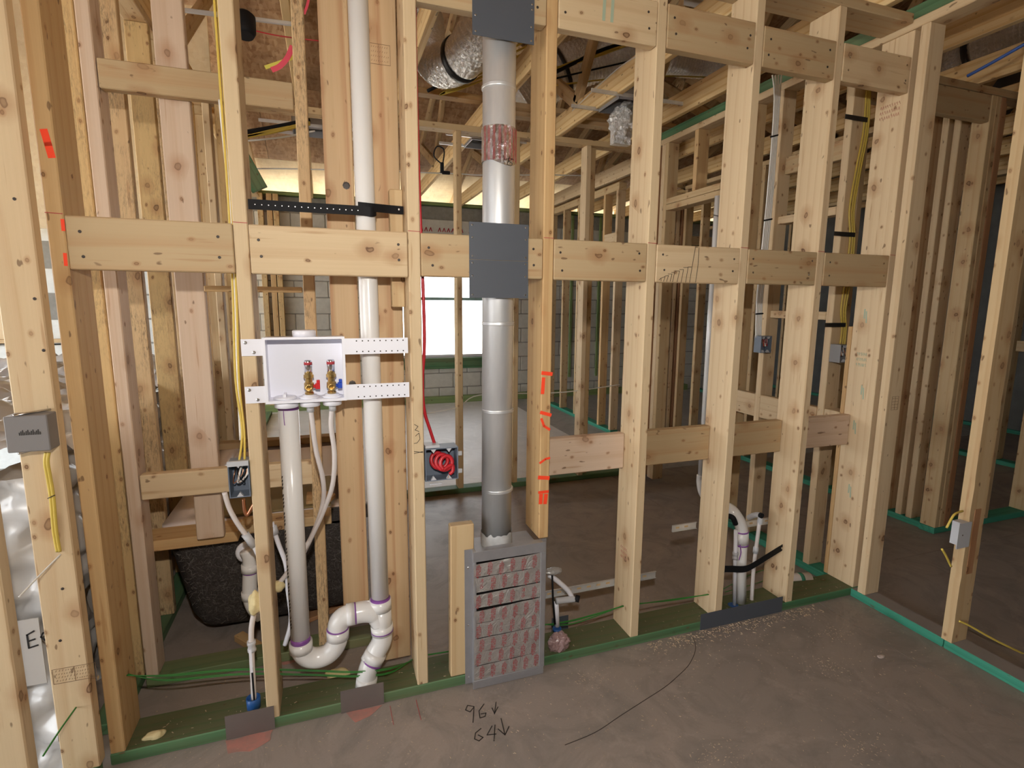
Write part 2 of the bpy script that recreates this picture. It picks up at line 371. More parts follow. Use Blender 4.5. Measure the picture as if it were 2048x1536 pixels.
# =================================================================== wall_front: the plumbing wall
W1 = empty('wall_front', (1.07, .07, 0), kind='structure')
ZT = 2.520
def dusty(o, mat=None):
    """trodden dirt on the upper face of a bottom plate"""
    me = o.data.copy(); o.data = me; me.materials.append(mat or DUSTP); R = o.matrix_basis.to_3x3()
    for p in me.polygons:
        if (R @ p.normal).z > .9: p.material_index = 1
    return o
dusty(board('bottom_plate', -.45, 2.60, 0, .14, 0, .038, GREEN, W1))
board('top_plate', -.55, 2.535, 0, .14, ZT, ZT + .038, TAN, W1)
ST = [(-.448, AMBER), (-.021, PALE), (.465, PALE), (.918, AMBER), (1.325, PALE), (1.741, PALE), (2.135, PALE), (2.548, PALE)]
studs = []
for i, (x, m) in enumerate(ST):
    z0 = .522 if i == 3 else .038
    studs.append(board('stud', x, x + .038, 0, .14, z0, ZT, m, W1))
def blockrow(z0, z1, ya, yb, pairs, mats, nails=True):
    for k, (a, b) in enumerate(pairs):
        x0 = ST[a][0] + .038 + .0015; x1 = ST[b][0] - .0015
        o = board('block', x0, x1, ya, yb, z0 + random.uniform(-.002, .002), z1 + random.uniform(-.002, .002), mats[k % len(mats)], W1)
        if nails:
            pts = []
            for xx in (x0 + .03, x1 - .03):
                for f in (.3, .72): pts.append((xx + random.uniform(-.008, .008), ya, z0 + (z1 - z0) * f + random.uniform(-.01, .01)))
            heads('screw_heads', pts, (0, -1, 0), SCREW if k > 3 else NAIL, W1, r=.0042)
blockrow(1.457, 1.594, -.001, .037, [(0, 1), (1, 2), (2, 3), (3, 4), (4, 5), (5, 6), (6, 7)], [TAN, PALE, TAN])
blockrow(2.252, 2.392, -.001, .037, [(2, 3), (3, 4), (4, 5), (5, 6), (6, 7)], [TAN, PALE, TAN])
blockrow(.722, .866, .102, .140, [(3, 4), (4, 5), (5, 6), (6, 7)], [PINK, TAN, TAN], nails=False)
board('scrap_block', .422, .464, .090, .128, 1.362, 1.735, PINE, W1)
board('short_stud', .588, .672, .004, .042, .038, .612, PINE, W1, rot=Quaternion((0, 1, 0), math.radians(.5)))
# chalk lines, orange marks, carpenter's notes on wall_front
for x, _ in ST: ribbon('chalk_mark', [[(x + .001, -.0005, 1.5965), (x + .037, -.0005, 1.5955)]], (0, -1, 0), .0018, REDI, W1)
def pm(pts): return [P(a, b, 'y', -.0005) for a, b in pts]
for ln, wd in (([(1085, 746), (1103, 748)], .013), ([(1087, 757), (1085, 786)], .013), ([(1082, 825), (1101, 830)], .012), ([(1083, 838), (1088, 852), (1099, 859)], .009), ([(1080, 926), (1091, 918), (1099, 916)], .008),
               ([(1078, 955), (1097, 956)], .014), ([(1078, 985), (1096, 983)], .010), ([(1082, 990), (1081, 1006)], .014), ([(1092, 990), (1090, 1006)], .014), ([(88, 262), (96, 288), (103, 312)], .016), ([(125, 440), (127, 460)], .008), ([(130, 508), (132, 530)], .008)):
    ribbon('orange_paint_mark', [pm(ln)], (0, -1, 0), wd, ORNG, W1)
st = []
x0 = [(1318, 560), (1322, 556), (1322, 562)], [(1323, 556), (1330, 553), (1327, 563)], [(1330, 552), (1337, 551), (1333, 563)], [(1336, 548), (1344, 548), (1340, 563)], [(1343, 545), (1349, 545), (1345, 564)], [(1349, 542), (1359, 542), (1354, 564)], [(1359, 539), (1367, 539), (1362, 565)], [(1367, 535), (1376, 535), (1371, 565)], [(1376, 534), (1384, 534), (1379, 565)], [(1384, 534), (1391, 494)], [(1391, 565), (1396, 530), (1398, 495)]
for ln in x0: st.append([P(a, b, 'y', -.0015) for a, b in ln])
ribbon('stair_sketch', st, (0, -1, 0), .0016, INK, W1)
ribbon('marker_note', [pm([(829, 849), (836, 853), (830, 860), (838, 863)]), pm([(831, 872), (838, 866), (840, 878), (834, 886), (828, 887)]), pm([(828, 903), (846, 905)]), pm([(828, 907), (846, 903)])], (0, -1, 0), .0016, INK, W1)
def stamp(cx, cz, y, sx, sz, parent, mat=STAMP, face='y'):
    """faded grade stamp: outlined box with rows of small ticks"""
    L = [[(cx - sx, y, cz - sz), (cx + sx, y, cz - sz), (cx + sx, y, cz + sz), (cx - sx, y, cz + sz), (cx - sx, y, cz - sz)], [(cx, y, cz - sz), (cx, y, cz + sz)]]
    for r in range(4):
        z = cz - sz + (r + .6) * sz / 2.2; x = cx - sx * .85
        while x < cx + sx * .85:
            d = random.uniform(.002, .005); L.append([(x, y, z), (x + d * .4, y, z + d)]); x += d + .003
    ribbon('grade_stamp', L, (0, -1, 0), .0009, mat, parent)

def side_marks(x, px, py, w, h, mat, n, nm='faded_stamp'):
    """faded stamped characters on the left face (plane x) of a stud"""
    c = P(px, py, 'x', x); L = []
    for r in range(3):
        for k in range(n):
            y = c.y - w / 2 + w * k / n + random.uniform(-.001, .001); z = c.z + h * (r - 1) / 2
            L.append([(x - .0004, y, z), (x - .0004, y + w / n * .35, z + h * .28)]); L.append([(x - .0004, y + w / n * .35, z + h * .28), (x - .0004, y + w / n * .6, z + random.uniform(0, h * .2))])
    ribbon(nm, L, (-1, 0, 0), .0016, mat, W1)
FADR = plain('faded_red_ink', (.50, .24, .17), .8); FADG = plain('faded_teal_smear', (.38, .46, .34), .8)
side_marks(2.548, 1778, 226, .09, .045, FADR, 9); side_marks(1.325, 1247, 1108, .05, .04, FADR, 5); side_marks(2.548, 1722, 722, .05, .05, FADG, 6)
for yy, zz in ((.06, .47), (.075, 1.30), (.05, .95), (.07, .78)): ribbon('teal_smear', [[(2.5475, yy, zz), (2.5475, yy + .004, zz + .05)], [(2.5475, yy + .012, zz + .02), (2.5475, yy + .012, zz + .06)]], (-1, 0, 0), .006, FADG, W1)
for k in (3, 4): ribbon('teal_smear', [[(1.15 - k * .03 + .09, -.0015, 2.37), (1.148 - k * .03 + .09, -.0015, 2.30)]], (0, -1, 0), .011, FADG, W1)

# =================================================================== wall_tub: second stud row behind, with the flat boards
WT = empty('wall_behind', (0, .38, 0), kind='structure')
board('bottom_plate', -.45, .47, .34, .43, 0, .038, GRNM, WT)
board('top_plate', -.45, .62, .34, .43, ZT - .02, ZT + .018, PINE, WT)
board('stud', -.449, -.411, .34, .43, .038, ZT - .02, PINK, WT)
board('stud', .141, .181, .34, .40, .038, ZT - .02, MOLD, WT, rot=Quaternion((0, 1, 0), math.radians(.35)))
board('flat_stud', -.264, -.176, .389, .427, .516, ZT - .02, PINK, WT)
board('block', -.407, .142, .340, .378, 2.016, 2.102, TAN, WT)
board('block', -.407, .142, .340, .378, .702, .790, PALE, WT)
board('wide_board', .230, .319, .170, .208, .285, ZT + .02, FIR, WT)
board('wide_board', .368, .4665, .170, .208, .038, ZT + .02, FIR, WT)
board('deck_ledge', -.447, -.137, .43, .56, .474, .514, AMBER, WT)
board('deck_ledge', -.137, .20, .49, .58, .474, .514, PINE, WT)
stamp(.41, 2.16, .1695, .035, .03, WT)
heads('knot_holes', [(.295, .169, 1.75), (.29, .169, 1.1)], (0, -1, 0), NAIL, WT, r=.012)

# =================================================================== wall_left
WLf = empty('wall_left', (-.5, .5, 0), kind='structure')
board('bottom_plate', -.548, -.468, -3.2, -.001, 0, .038, GREEN, WLf)
board('bottom_plate', -.548, -.468, .142, 5.3, 0, .038, GREEN, WLf)
board('top_plate', -.548, -.459, -3.2, 5.3, ZT + .039, ZT + .077, PINE, WLf)
for y, m in ((-.362, PALE), (-.038, PALE), (.362, YEL), (.77, MOLD), (1.17, YEL), (1.58, MOLD), (1.98, YEL), (2.39, PINE), (2.8, PINE), (3.2, PINE), (3.6, PINE), (4.0, PINE), (4.4, PINE)):
    board('stud', -.549, -.460, y, y + .0375, .038, ZT + .038, m, WLf)
board('sheathing_strip', -.449, -.4485, -.02, -.01, .3, .31, PINE, WLf)
stamp(-.492, .345, -.0385, .05, .022, WLf)
heads('nail_heads', [(-.49, -.038, 1.62), (-.475, -.038, 1.38), (-.47, -.038, 1.25), (-.495, -.038, .60), (-.515, -.038, .45)], (0, -1, 0), NAIL, WLf, r=.004)

# =================================================================== wall_back: partition at y 1.92 (behind the tub and the middle room)
WB = empty('wall_back', (1.2, 1.96, 0), kind='structure')
board('bottom_plate', .70, 2.534, 1.92, 2.009, 0, .038, GREEN, WB)
board('top_plate', -.459, 2.534, 1.92, 2.009, 2.497, 2.535, PINE, WB)
for x, m in ((1.070, PINE), (1.484, PINE), (2.030, PALE)): board('stud', x, x + .038, 1.92, 2.009, .038, 2.497, m, WB)
board('stud', 2.086, 2.124, 1.96, 2.0, .038, 2.497, PINE, WB)
board('stud', -.405, -.367, 1.92, 2.009, .038, 2.497, PALE, WB)
board('stud', -.345, -.257, 1.94, 1.978, .038, 2.497, YEL, WB)
board('stud', -.235, -.197, 1.92, 2.009, .038, 2.497, PINE, WB)
board('stud', .262, .36, 1.90, 1.938, .038, 2.497, PALE, WB)
board('stud', .66, .698, 1.92, 2.009, .038, 2.497, PINE, WB)
board('batten', -.17, .139, .345, .365, 1.408, 1.428, AMBER, WT)

# =================================================================== wall_right: x 2.535 .. 2.624, from the near room back to y 1.9
WR = empty('wall_right', (2.58, .5, 0), kind='structure')
DUSTC = plain('cement_dust', (.27, .23, .205), .9, noise=.5, scale=8, c2=(.22, .2, .18))
dusty(board('bottom_plate', 2.535, 2.624, -.410, -.001, 0, .038, TEAL, WR), DUSTC)
dusty(board('bottom_plate', 2.535, 2.624, -3.4, -.413, 0, .038, TEAL, WR), DUSTC)
board('bottom_plate', 2.535, 2.624, .145, 1.10, 0, .038, TEAL, WR)
board('top_plate', 2.537, 2.626, -3.4, 1.95, 2.497, 2.535, PALE, WR)
def bark(name, x0, x1, y0, y1, z0, z1, mat, parent):
    """stud with a wavy waney edge"""
    bm = bmesh.new(); N = 60; rings = []
    for i in range(N + 1):
        z = z0 + (z1 - z0) * i / N; n1 = vis_noise((0, 0, z), 5) * .011 + vis_noise((3, 0, z), 26) * .004
        wv = .012 * max(0, math.sin(z * 4.1 + .4)) ** 3
        q = [(x0, y0), (x0, y1), (x1, y1), (x1 - max(0, n1) - wv * 1.6, y0)]
        if z < .75: q[3] = (x1 - max(0, n1) * .6, y0); q[0] = (x0 + max(0, vis_noise((7, 0, z), 14)) * .010, y0)
        rings.append([bm.verts.new((a - (x0 + x1) / 2, b - (y0 + y1) / 2, z - (z0 + z1) / 2)) for a, b in q])
    for a, b in zip(rings, rings[1:]):
        for k in range(4): bm.faces.new((a[k], b[k], b[(k + 1) % 4], a[(k + 1) % 4]))
    bm.faces.new(rings[0]); bm.faces.new(rings[-1][::-1])
    bmesh.ops.recalc_face_normals(bm, faces=bm.faces)
    return bm_obj(name, bm, mat, parent, Matrix.Translation(((x0 + x1) / 2, (y0 + y1) / 2, (z0 + z1) / 2)))
board('stud', 2.536, 2.625, -.070, -.032, .038, 2.497, PALE, WR)
bark('waney_stud', 2.534, 2.622, -.441, -.403, .038, 2.497, PINE, WR)
board('bark_strip', 2.560, 2.596, -.4425, -.440, .33, .60, RED, WR); stamp(2.585, .95, -.0705, .02, .03, WR)
for y, m in ((-.85, PINE), (-1.26, PINE), (.240, PALE), (.655, PALE), (.86, PINE), (1.02, RED), (1.065, PINE), (1.66, PINE), (1.70, PALE), (1.78, RED), (1.85, PINE)):
    zt = 2.497
    if y == .86: zt = 2.497
    board('stud', 2.536, 2.625, y, y + .038, .038 if y < 1.0 or y > 1.5 else .0, zt, m, WR)
board('end_board', 2.54, 2.60, 1.90, 1.94, 0, 2.03, RED, WR)
board('header', 2.536, 2.625, 1.104, 1.658, 2.035, 2.075, PINE, WR); board('header', 2.536, 2.625, 1.104, 1.658, 2.077, 2.117, PINE, WR)
board('cripple_stud', 2.536, 2.625, 1.34, 1.378, 2.117, 2.497, AMBER, WR)
board('block', 2.537, 2.575, .694, .859, .737, .868, PALE, WR)
board('block', 2.537, 2.575, .280, .654, .737, .868, PALE, WR)
board('block', 2.537, 2.625, .152, .238, .737, .868, PALE, WR)
board('block', 2.560, 2.625, .30, .654, 1.305, 1.345, PALE, WR)
board('block', 2.560, 2.625, .30, .654, 1.81, 1.85, PALE, WR)
board('block', 2.580, 2.618, .30, .654, 2.07, 2.16, TAN, WR)
board('thin_batten', 2.545, 2.56, .14, .16, .04, 1.28, AMBER, WR)
board('treated_strip', 2.605, 2.643, -2.5, 2.2, 2.536, 2.622, GREEN, WR)

# =================================================================== wall_partition: short wall with the doorway at y .35, and the rest of the rooms beyond
WP = empty('wall_far_right', (3.5, .4, 0), kind='structure')
board('top_plate', 2.63, 4.6, .35, .439, 2.508, 2.546, TAN, WP)
board('header', 2.66, 3.66, .352, .390, 2.367, 2.506, TAN, WP)
board('bottom_plate', 3.66, 4.6, .35, .439, 0, .038, TEAL, WP)
for x, m in ((3.664, PINE), (3.704, PINE), (3.745, RED), (4.12, PINE), (4.53, PINE)): board('stud', x, x + .0375, .35, .439, .038, 2.506, m, WP)
board('wide_board', 3.79, 3.88, .40, .438, .038, 2.506, RED, WP)
WQ = empty('wall_right_far', (3.72, 1.5, 0), kind='structure')
board('bottom_plate', 3.676, 3.765, .442, 3.0, 0, .038, TEAL, WQ); board('top_plate', 3.676, 3.765, .442, 3.0, 2.508, 2.546, PINE, WQ)
for y, m in ((.50, PALE), (.565, PALE), (.655, FIR), (.72, PINE), (1.13, PINE), (1.54, PINE), (1.95, PINE), (2.36, PINE), (2.7, PINE), (2.96, PINE)):
    board('stud', 3.677, 3.764, y, y + .0375, .038, 2.508, m, WQ)
WS = empty('wall_middle_far', (3.06, 4.2, 0), kind='structure')
board('bottom_plate', 3.02, 3.109, 3.17, 5.48, 0, .038, TEAL, WS); board('top_plate', 3.02, 3.109, 3.17, 5.48, 2.497, 2.573, PINE, WS)
for y, m in ((3.18, PALE), (3.44, AMBER), (4.05, PINE), (4.46, PINE), (4.87, PINE), (5.28, PINE)): board('stud', 3.02, 3.109, y, y + .038, .038, 2.497, m, WS)
board('block', 3.02, 3.1, 3.22, 3.44, 2.0, 2.09, PALE, WS)
board('lvl_beam', 3.00, 3.045, 2.3, 5.4, 2.60, 2.74, PALE, WS)
WU = empty('wall_closet', (3.6, 3.05, 0), kind='structure')
board('bottom_plate', 3.48, 3.76, 3.03, 3.119, 0, .038, TEAL, WU); board('bottom_plate', 4.10, 4.5, 2.56, 2.65, 0, .038, TEAL, WU)
for x, m in ((3.49, PALE), (3.56, PINE), (3.62, PALE), (3.68, RED)): board('stud', x, x + .038, 3.03, 3.119, .038, 2.45, m, WU)
board('top_plate', 3.11, 4.6, 3.03, 3.119, 2.45, 2.49, PINE, WU)
for x in (4.12, 4.45): board('stud', x, x + .038, 2.56, 2.649, .038, 2.45, PINE, WU)
board('header', 3.11, 4.5, 3.04, 3.11, 1.98, 2.07, TAN, WU)
for x in (3.2, 3.35): board('cripple_stud', x, x + .038, 3.03, 3.119, 2.07, 2.45, PINE, WU)
WV = empty('wall_side_far', (5.8, 2, 0), kind='structure')
board('bottom_plate', 5.76, 5.85, -.5, 5.4, 0, .038, TEAL, WV); board('top_plate', 5.76, 5.85, -.5, 5.4, 2.5, 2.54, PINE, WV)
for k in range(14): board('stud', 5.76, 5.85, -.45 + k * .41, -.412 + k * .41, .038, 2.5, PINE, WV)
board('block', 5.76, 5.80, .8, 1.17, 1.0, 1.09, TAN, WV)

# =================================================================== wall_rear: concrete block wall with the window
WC = empty('wall_rear', (2, 5.6, 0), kind='structure')
WX0, WX1, WZ0, WZ1 = .64, 2.52, .62, 2.03
YW = 5.50
def cmu_wall(parent, x0, x1, z1, yw, mat, win=None, off=0):
    me = box_mesh(.392, .16, .193, .006).copy(); me.materials.clear(); me.materials.append(mat)
    mh = box_mesh(.190, .16, .193, .006).copy(); mh.materials.clear(); mh.materials.append(mat)
    r = 0; z = 0
    while z + .19 < z1:
        x = x0 + (0 if (r + off) % 2 else -.2)
        while x < x1:
            a, b = x, x + .4
            if win and z + .1 > win[2] and z + .1 < win[3] and b > win[0] + .02 and a < win[1] - .02:
                if a < win[0] - .1 and b <= win[0] + .25: mobj('concrete_block', mh, mat, parent, Matrix.Translation((a + .1, yw + .08, z + .1)))
                if b > win[1] + .1 and a >= win[1] - .25: mobj('concrete_block', mh, mat, parent, Matrix.Translation((b - .1, yw + .08, z + .1)))
            else: mobj('concrete_block', me, mat, parent, Matrix.Translation((x + .2, yw + .08 + random.uniform(-.001, .001), z + .1)))
            x += .4
        z += .2033; r += 1
    bm = bmesh.new()
    if win:
        add_box(bm, x0 - .2, win[0], yw + .006, yw + .15, 0, z1); add_box(bm, win[1], x1 + .2, yw + .006, yw + .15, 0, z1)
        add_box(bm, win[0], win[1], yw + .006, yw + .15, 0, win[2]); add_box(bm, win[0], win[1], yw + .006, yw + .15, win[3], z1)
    else: add_box(bm, x0 - .2, x1 + .2, yw + .006, yw + .15, 0, z1)
    bm_obj('mortar_joints', bm, MORT, parent)
cmu_wall(WC, -1.75, 7.2, 2.62, YW, CMU, (WX0, WX1, WZ0, WZ1))
board('bottom_plate', -1.7, 3.0, YW - .09, YW - .002, 0, .09, WALLG, WC); board('bottom_plate', 3.13, 5.7, YW - .09, YW - .002, 0, .09, WALLG, WC)
board('top_plate', -1.9, 7.3, YW - .05, YW + .15, 2.63, 2.668, WALLG, WC)
board('trim_board', -.4, 2.95, YW - .03, YW - .002, 2.18, 2.26, WALLG, WC)
board('precast_lintel', .7, 2.9, YW - .018, YW - .002, 2.27, 2.45, CMU, WC, bev=.004)
ribbon('red_lettering', [[(x, YW - .0185, 2.30), (x + .02, YW - .0185, 2.345), (x + .035, YW - .0185, 2.30)] for x in [1.0 + .06 * k for k in range(30) if k % 7 != 3]], (0, -1, 0), .012, REDI, WC)
for xx, mm in ((-.50, YEL), (-.40, AMBER), (-.33, YEL)): board('window_buck', xx, xx + .06, YW - .09, YW - .003, .09, 2.63, mm, WC)
for x in (3.6, 4.05, 4.55, 5.3): board('furring_strip', x, x + .04, YW - .022, YW - .002, .28, 2.62, WALLG, WC)
win = empty('window_1', (1.8, YW, 0), kind='structure')
board('window_sill_board', WX0, WX1, YW - .04, YW + .13, WZ0 - .15, WZ0 - .002, GREEN, win)
for a, b, c, d in ((WX0, WX0 + .04, WZ0, WZ1), (WX1 - .04, WX1, WZ0, WZ1), (WX0, WX1, WZ1 - .04, WZ1), (WX0, WX1, WZ0, WZ0 + .035)):
    board('window_frame', a, b, YW + .06, YW + .11, c, d, WINF, win)
board('meeting_rail', WX0, WX1, YW + .05, YW + .10, 1.40, 1.44, plain('teal_tinted_rail', (.30, .45, .42), .4), win)
s = NT('window_glass'); s.b.inputs['Transmission Weight'].default_value = 1; s.b.inputs['Roughness'].default_value = 0; s.b.inputs['IOR'].default_value = 1.01; GLASS = s.m
bm = bmesh.new(); add_box(bm, WX0 + .04, WX1 - .04, YW + .078, YW + .082, WZ0 + .03, WZ1 - .04); bm_obj('glass_pane', bm, GLASS, win)
# left rear block wall
WD = empty('wall_left_rear', (-2.6, 3.6, 0), kind='structure')
cmu_wall(WD, -4.2, -1.80, 1.02, 3.6, CMUL, None)
cmu_wall(WD, -1.75, -1.15, 2.6, 3.6, CMUL, None, 1)
board('window_sill', -3.0, -1.7, 3.55, 3.78, 1.03, 1.06, PINE, WD)
board('jamb', -2.26, -2.17, 3.6, 3.75, 1.06, 2.6, PALE, WD); board('treated_rail', -3.0, -1.75, 3.62, 3.66, 1.29, 1.34, GREEN, WD)
WN = empty('wall_near', (3, -3.6, 0), kind='structure')  # unseen dark wall, added to keep daylight off the front faces
bm = bmesh.new(); add_box(bm, -4.2, 7.5, -3.8, -3.6, 0, 4.6); bm_obj('block_face', bm, MORT, WN)
WLG = empty('wall_left_gable', (-4.3, 0, 3), kind='structure')  # unseen gable, added to block the sky and darken the attic
bm = bmesh.new(); add_box(bm, -4.32, -4.28, -3.8, 5.6, 2.55, 5.2); bm_obj('gable_face', bm, OSB, WLG)
WX = empty('wall_far_side', (7.3, 2, 0), kind='structure')  # end wall added to shut out daylight from the open right side
bm = bmesh.new(); add_box(bm, 7.3, 7.5, -4.5, 5.6, 0, 5.3); bm_obj('block_face', bm, plain('dark_block_face', (.16, .165, .16), .9, noise=.4, scale=6), WX)  # dark colour painted in for the shade of the right rooms
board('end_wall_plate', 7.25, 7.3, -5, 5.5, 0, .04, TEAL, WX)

# =================================================================== ceiling: roof deck and trusses
CE = empty('ceiling', (1, 2, 2.6), kind='structure')
def deck_z(y): return 2.95 + .36 * (5.5 - y)
SLP = math.atan(.36)
YS = [6.5 - k * 1.22 * math.cos(SLP) for k in range(7)]
for j in range(6):
    ya, yb = YS[j + 1], YS[j]
    x = -4.0 - (1.22 if j % 2 else 0)
    while x < 8.5:
        bm = bmesh.new(); L = 1.22
        add_box(bm, .002, 2.438, 0.002, L - .002, 0, .012)
        mw = Matrix.Translation((x, ya, deck_z(ya))) @ Matrix.Rotation(-SLP, 4, 'X')
        bm_obj('roof_sheet', bm, OSB_LIT if j == 0 else OSB, CE, mw); x += 2.44
bm = bmesh.new(); add_box(bm, -6, 9, 0, 4.2, 0, .03)
yr = YS[6]; bm_obj('roof_back_slope', bm, OSB, CE, Matrix.Translation((0, yr, deck_z(yr))) @ Matrix.Rotation(SLP + math.pi, 4, 'X'))
for k in range(-4, 10):
    x = 1.935 + .61 * k
    if k == 1: x = 2.50
    tr = beam('truss_chord', (x, -4.6, 2.69), (x, 5.62, 2.69), .038, .14, TRUSS, CE)
    a = (x, 6.2, deck_z(6.2) - .08); b = (x, yr, deck_z(yr) - .08)
    def web(p, q, m=PINE): 
        o = beam('truss_web', p, q, .038, .089, m, CE); return o
    web(a, b)
    web((x, 3.9, 2.76), (x, 3.2, deck_z(3.2) - .12)); web((x, 3.9, 2.76), (x, 4.7, deck_z(4.7) - .12)); web((x, 1.9, 2.76), (x, 3.2, deck_z(3.2) - .12)); web((x, 1.9, 2.76), (x, .6, deck_z(.6) - .12))
    if k > -3: web((x, .2, 2.76), (x, .6, deck_z(.6) - .12))
for jn, (ya, yb) in enumerate(((yr, 6.5),)):
    Lr = (yb - ya) / math.cos(SLP); bm = bmesh.new(); add_box(bm, -6, 9.5, 0, Lr, 0, .004)
    bm_obj('roof_underlay', bm, INK, CE, Matrix.Translation((0, ya, deck_z(ya) + .03)) @ Matrix.Rotation(-SLP, 4, 'X'))  # black sheet added to block sky showing between the roof sheets
# cross bracing in the attic
board('brace', .3, 1.36, 2.2, 2.289, 2.80, 2.838, AMBER, CE); board('brace', 1.37, 3.0, 2.24, 2.329, 2.80, 2.838, PALE, CE); board('brace', 1.4, 3.4, 2.3, 2.39, 2.765, 2.80, PALE, CE)
board('eave_board', -2, 8, 6.42, 6.46, 2.45, 2.62, PALE, CE)
# hip sheathing and rafters at the left
beam('hip_rafter', P(240, -10, 'y', 1.9), P(335, 110, 'y', 1.9), .038, .12, PINE, CE, up=Vector((0, 1, 0)))
beam('hip_rafter', P(275, -10, 'y', 2.1), P(330, 60, 'y', 2.1), .038, .12, GREEN, CE, up=Vector((0, 1, 0)))
beam('hip_rafter', P(405, 190, 'y', 2.6), P(465, 300, 'y', 2.6), .038, .12, TRUSS, CE, up=Vector((0, 1, 0)))
beam('hip_rafter', P(412, 190, 'y', 2.9), P(520, 380, 'y', 2.9), .038, .12, GREEN, CE, up=Vector((0, 1, 0)))
bm = bmesh.new(); add_box(bm, -2.6, -.56, 3.3, 3.32, 1.9, 3.6); bm_obj('gable_sheathing', bm, OSB_LIT, CE)

# =================================================================== THINGS on and in the plumbing wall
def pY(px, py, y): return P(px, py, 'y', y)
# ---- washer outlet box
T = empty('washer_outlet_box', (.149, .04, 1.08), 'white plastic washing machine outlet box held between two studs by four perforated straps', 'outlet box')
def boxes(name, lst, mat, parent, bev=0):
    bm = bmesh.new()
    for b in lst: add_box(bm, *b)
    if bev: bmesh.ops.bevel(bm, geom=list(bm.edges), offset=bev, segments=1, affect='EDGES')
    return bm_obj(name, bm, mat, parent)
bx0, bx1, bz0, bz1 = .037, .263, 1.079, 1.271
boxes('housing', [(bx0, bx1, .078, .082, bz0, bz1), (bx0, bx0 + .004, .0, .078, bz0, bz1), (bx1 - .004, bx1, .0, .078, bz0, bz1), (bx0 + .004, bx1 - .004, 0, .078, bz1 - .004, bz1), (bx0 + .004, bx1 - .004, 0, .078, bz0, bz0 + .004)], PVCC, T)
boxes('face_rim', [(bx0 - .002, bx0 + .006, -.005, .001, bz0 - .004, bz1 + .002), (bx1 - .006, bx1 + .002, -.005, .001, bz0 - .004, bz1 + .002), (bx0 + .006, bx1 - .006, -.005, .001, bz1 - .005, bz1 + .002), (bx0 + .006, bx1 - .006, -.005, .001, bz0 - .004, bz0 + .003)], PVCC, T)
for a, b, c, d in ((-.021, bx0 - .002, 1.220, 1.269), (bx1 + .002, .457, 1.218, 1.267), (-.019, bx0 - .002, 1.080, 1.130), (bx1 + .002, .458, 1.076, 1.124)):
    fr = boxes('strap', [(a, b, -.004, -.002, c, d)], PVCC, T)
    pts = []
    if b > .3:
        n = 9
        for k in range(n): pts += [(a + .035 + k * (b - a - .05) / (n - 1), -.004, c + .008), (a + .035 + k * (b - a - .05) / (n - 1), -.004, d - .008)]
        heads('strap_holes', pts, (0, -1, 0), INK, fr, r=.0022, h=.0004)
    else: heads('strap_screws', [(a + .012, -.004, d - .010), (a + .033, -.004, c + .010)], (0, -1, 0), SCREW, fr, r=.0048, h=.003)
lathe('top_knockout', [(.034, 0), (.034, .018), (.031, .021), (0.001, .021)], (.149, .042, bz1), (0, 0, 1), PVCC, T, 28)
for x, r in ((.088, .035), (.156, .030), (.222, .028)): lathe('collar', [(r, 0), (r, -.022), (r * .9, -.024)], (x, .042, bz0), (0, 0, 1), PVCC, T, 28)
lathe('drain_cap', [(.034, 0), (.034, .004), (.03, .007), (.001, .007)], (.086, .038, bz0 + .004), (0, 0, 1), PVCC, T, 28)
boxes('cap_fin', [(.082, .090, .015, .060, bz0 + .010, bz0 + .020)], PVCC, T)
for x, hm, nm in ((.156, REDP, 'red lever'), (.222, BLUH, 'blue lever')):
    lathe('grommet', [(.031, 0), (.031, .004), (.022, .005), (.022, .009), (.012, .010)], (x, .036, bz0 + .004), (0, 0, 1), PVCC, T, 24)
    v = lathe('valve', [(.0125, 0), (.014, .006), (.0105, .010), (.0105, .016), (.0145, .020), (.0145, .036), (.0105, .040), (.0105, .050), (.0150, .053), (.0150, .062), (.012, .064), (.012, .070)], (x, .036, bz0 + .013), (0, 0, 1), BRASS, T, 12)
    v['label'] = 'brass shut-off valve'
    for p in v.data.polygons: p.use_smooth = False
    lathe('arrester', [(.0118, 0), (.0118, .036), (.010, .039), (.001, .039)], (x, .036, bz0 + .082), (0, 0, 1), CHROME, v, 16)
    lathe('arrester_band', [(.0121, 0), (.0121, .009)], (x, .036, bz0 + .106), (0, 0, 1), REDI, v, 16)
    lathe('outlet_port', [(.010, 0), (.011, .012), (.007, .0125), (.006, .004)], (x, .028, bz0 + .037), (0, -1, 0), BRASS, v, 14)
    o = boxes('lever', [(x + .012, x + .022, .030, .042, bz0 + .034, bz0 + .044), (x + .018, x + .032, .028, .044, bz0 + .030, bz0 + .048), (x + .022, x + .032, .028, .044, bz0 + .048, bz0 + .058)], hm, v, .0012); o['label'] = nm

# ---- standpipe with P-trap
T = empty('washer_drain', (.087, .07, .14), 'white plastic standpipe with purple-primed U trap under the washer outlet box', 'drain pipe')
YP = .072
tube('standpipe', [(.090, YP, 1.06), (.087, YP, .24)], .0305, PVC, T, 24, sm=0)
tube('primer_band', [(.0905, YP, 1.054), (.0902, YP, 1.043)], .0312, PURP, T, 24, sm=0)
tube('primer_drip', [(.078, YP - .031, 1.045), (.0785, YP - .0312, 1.01), (.0795, YP - .0315, .998)], .0012, PURP, T, 6)
tube('primer_band', [(.0872, YP, .262), (.087, YP, .243)], .0312, PURP, T, 24, sm=0)
u = [(.087, YP, .236), (.090, YP, .208), (.108, YP, .184), (.137, YP, .173), (.168, YP, .178), (.192, YP, .198), (.205, YP, .228), (.207, YP, .262)]
tube('trap_bend', u, .0335, PVC, T, 24)
tube('hub', [(.087, YP, .245), (.0872, YP, .212)], .0375, PVC, T, 24, sm=0)
tube('hub', [(.206, YP, .232), (.207, YP, .266)], .0375, PVC, T, 24, sm=0)
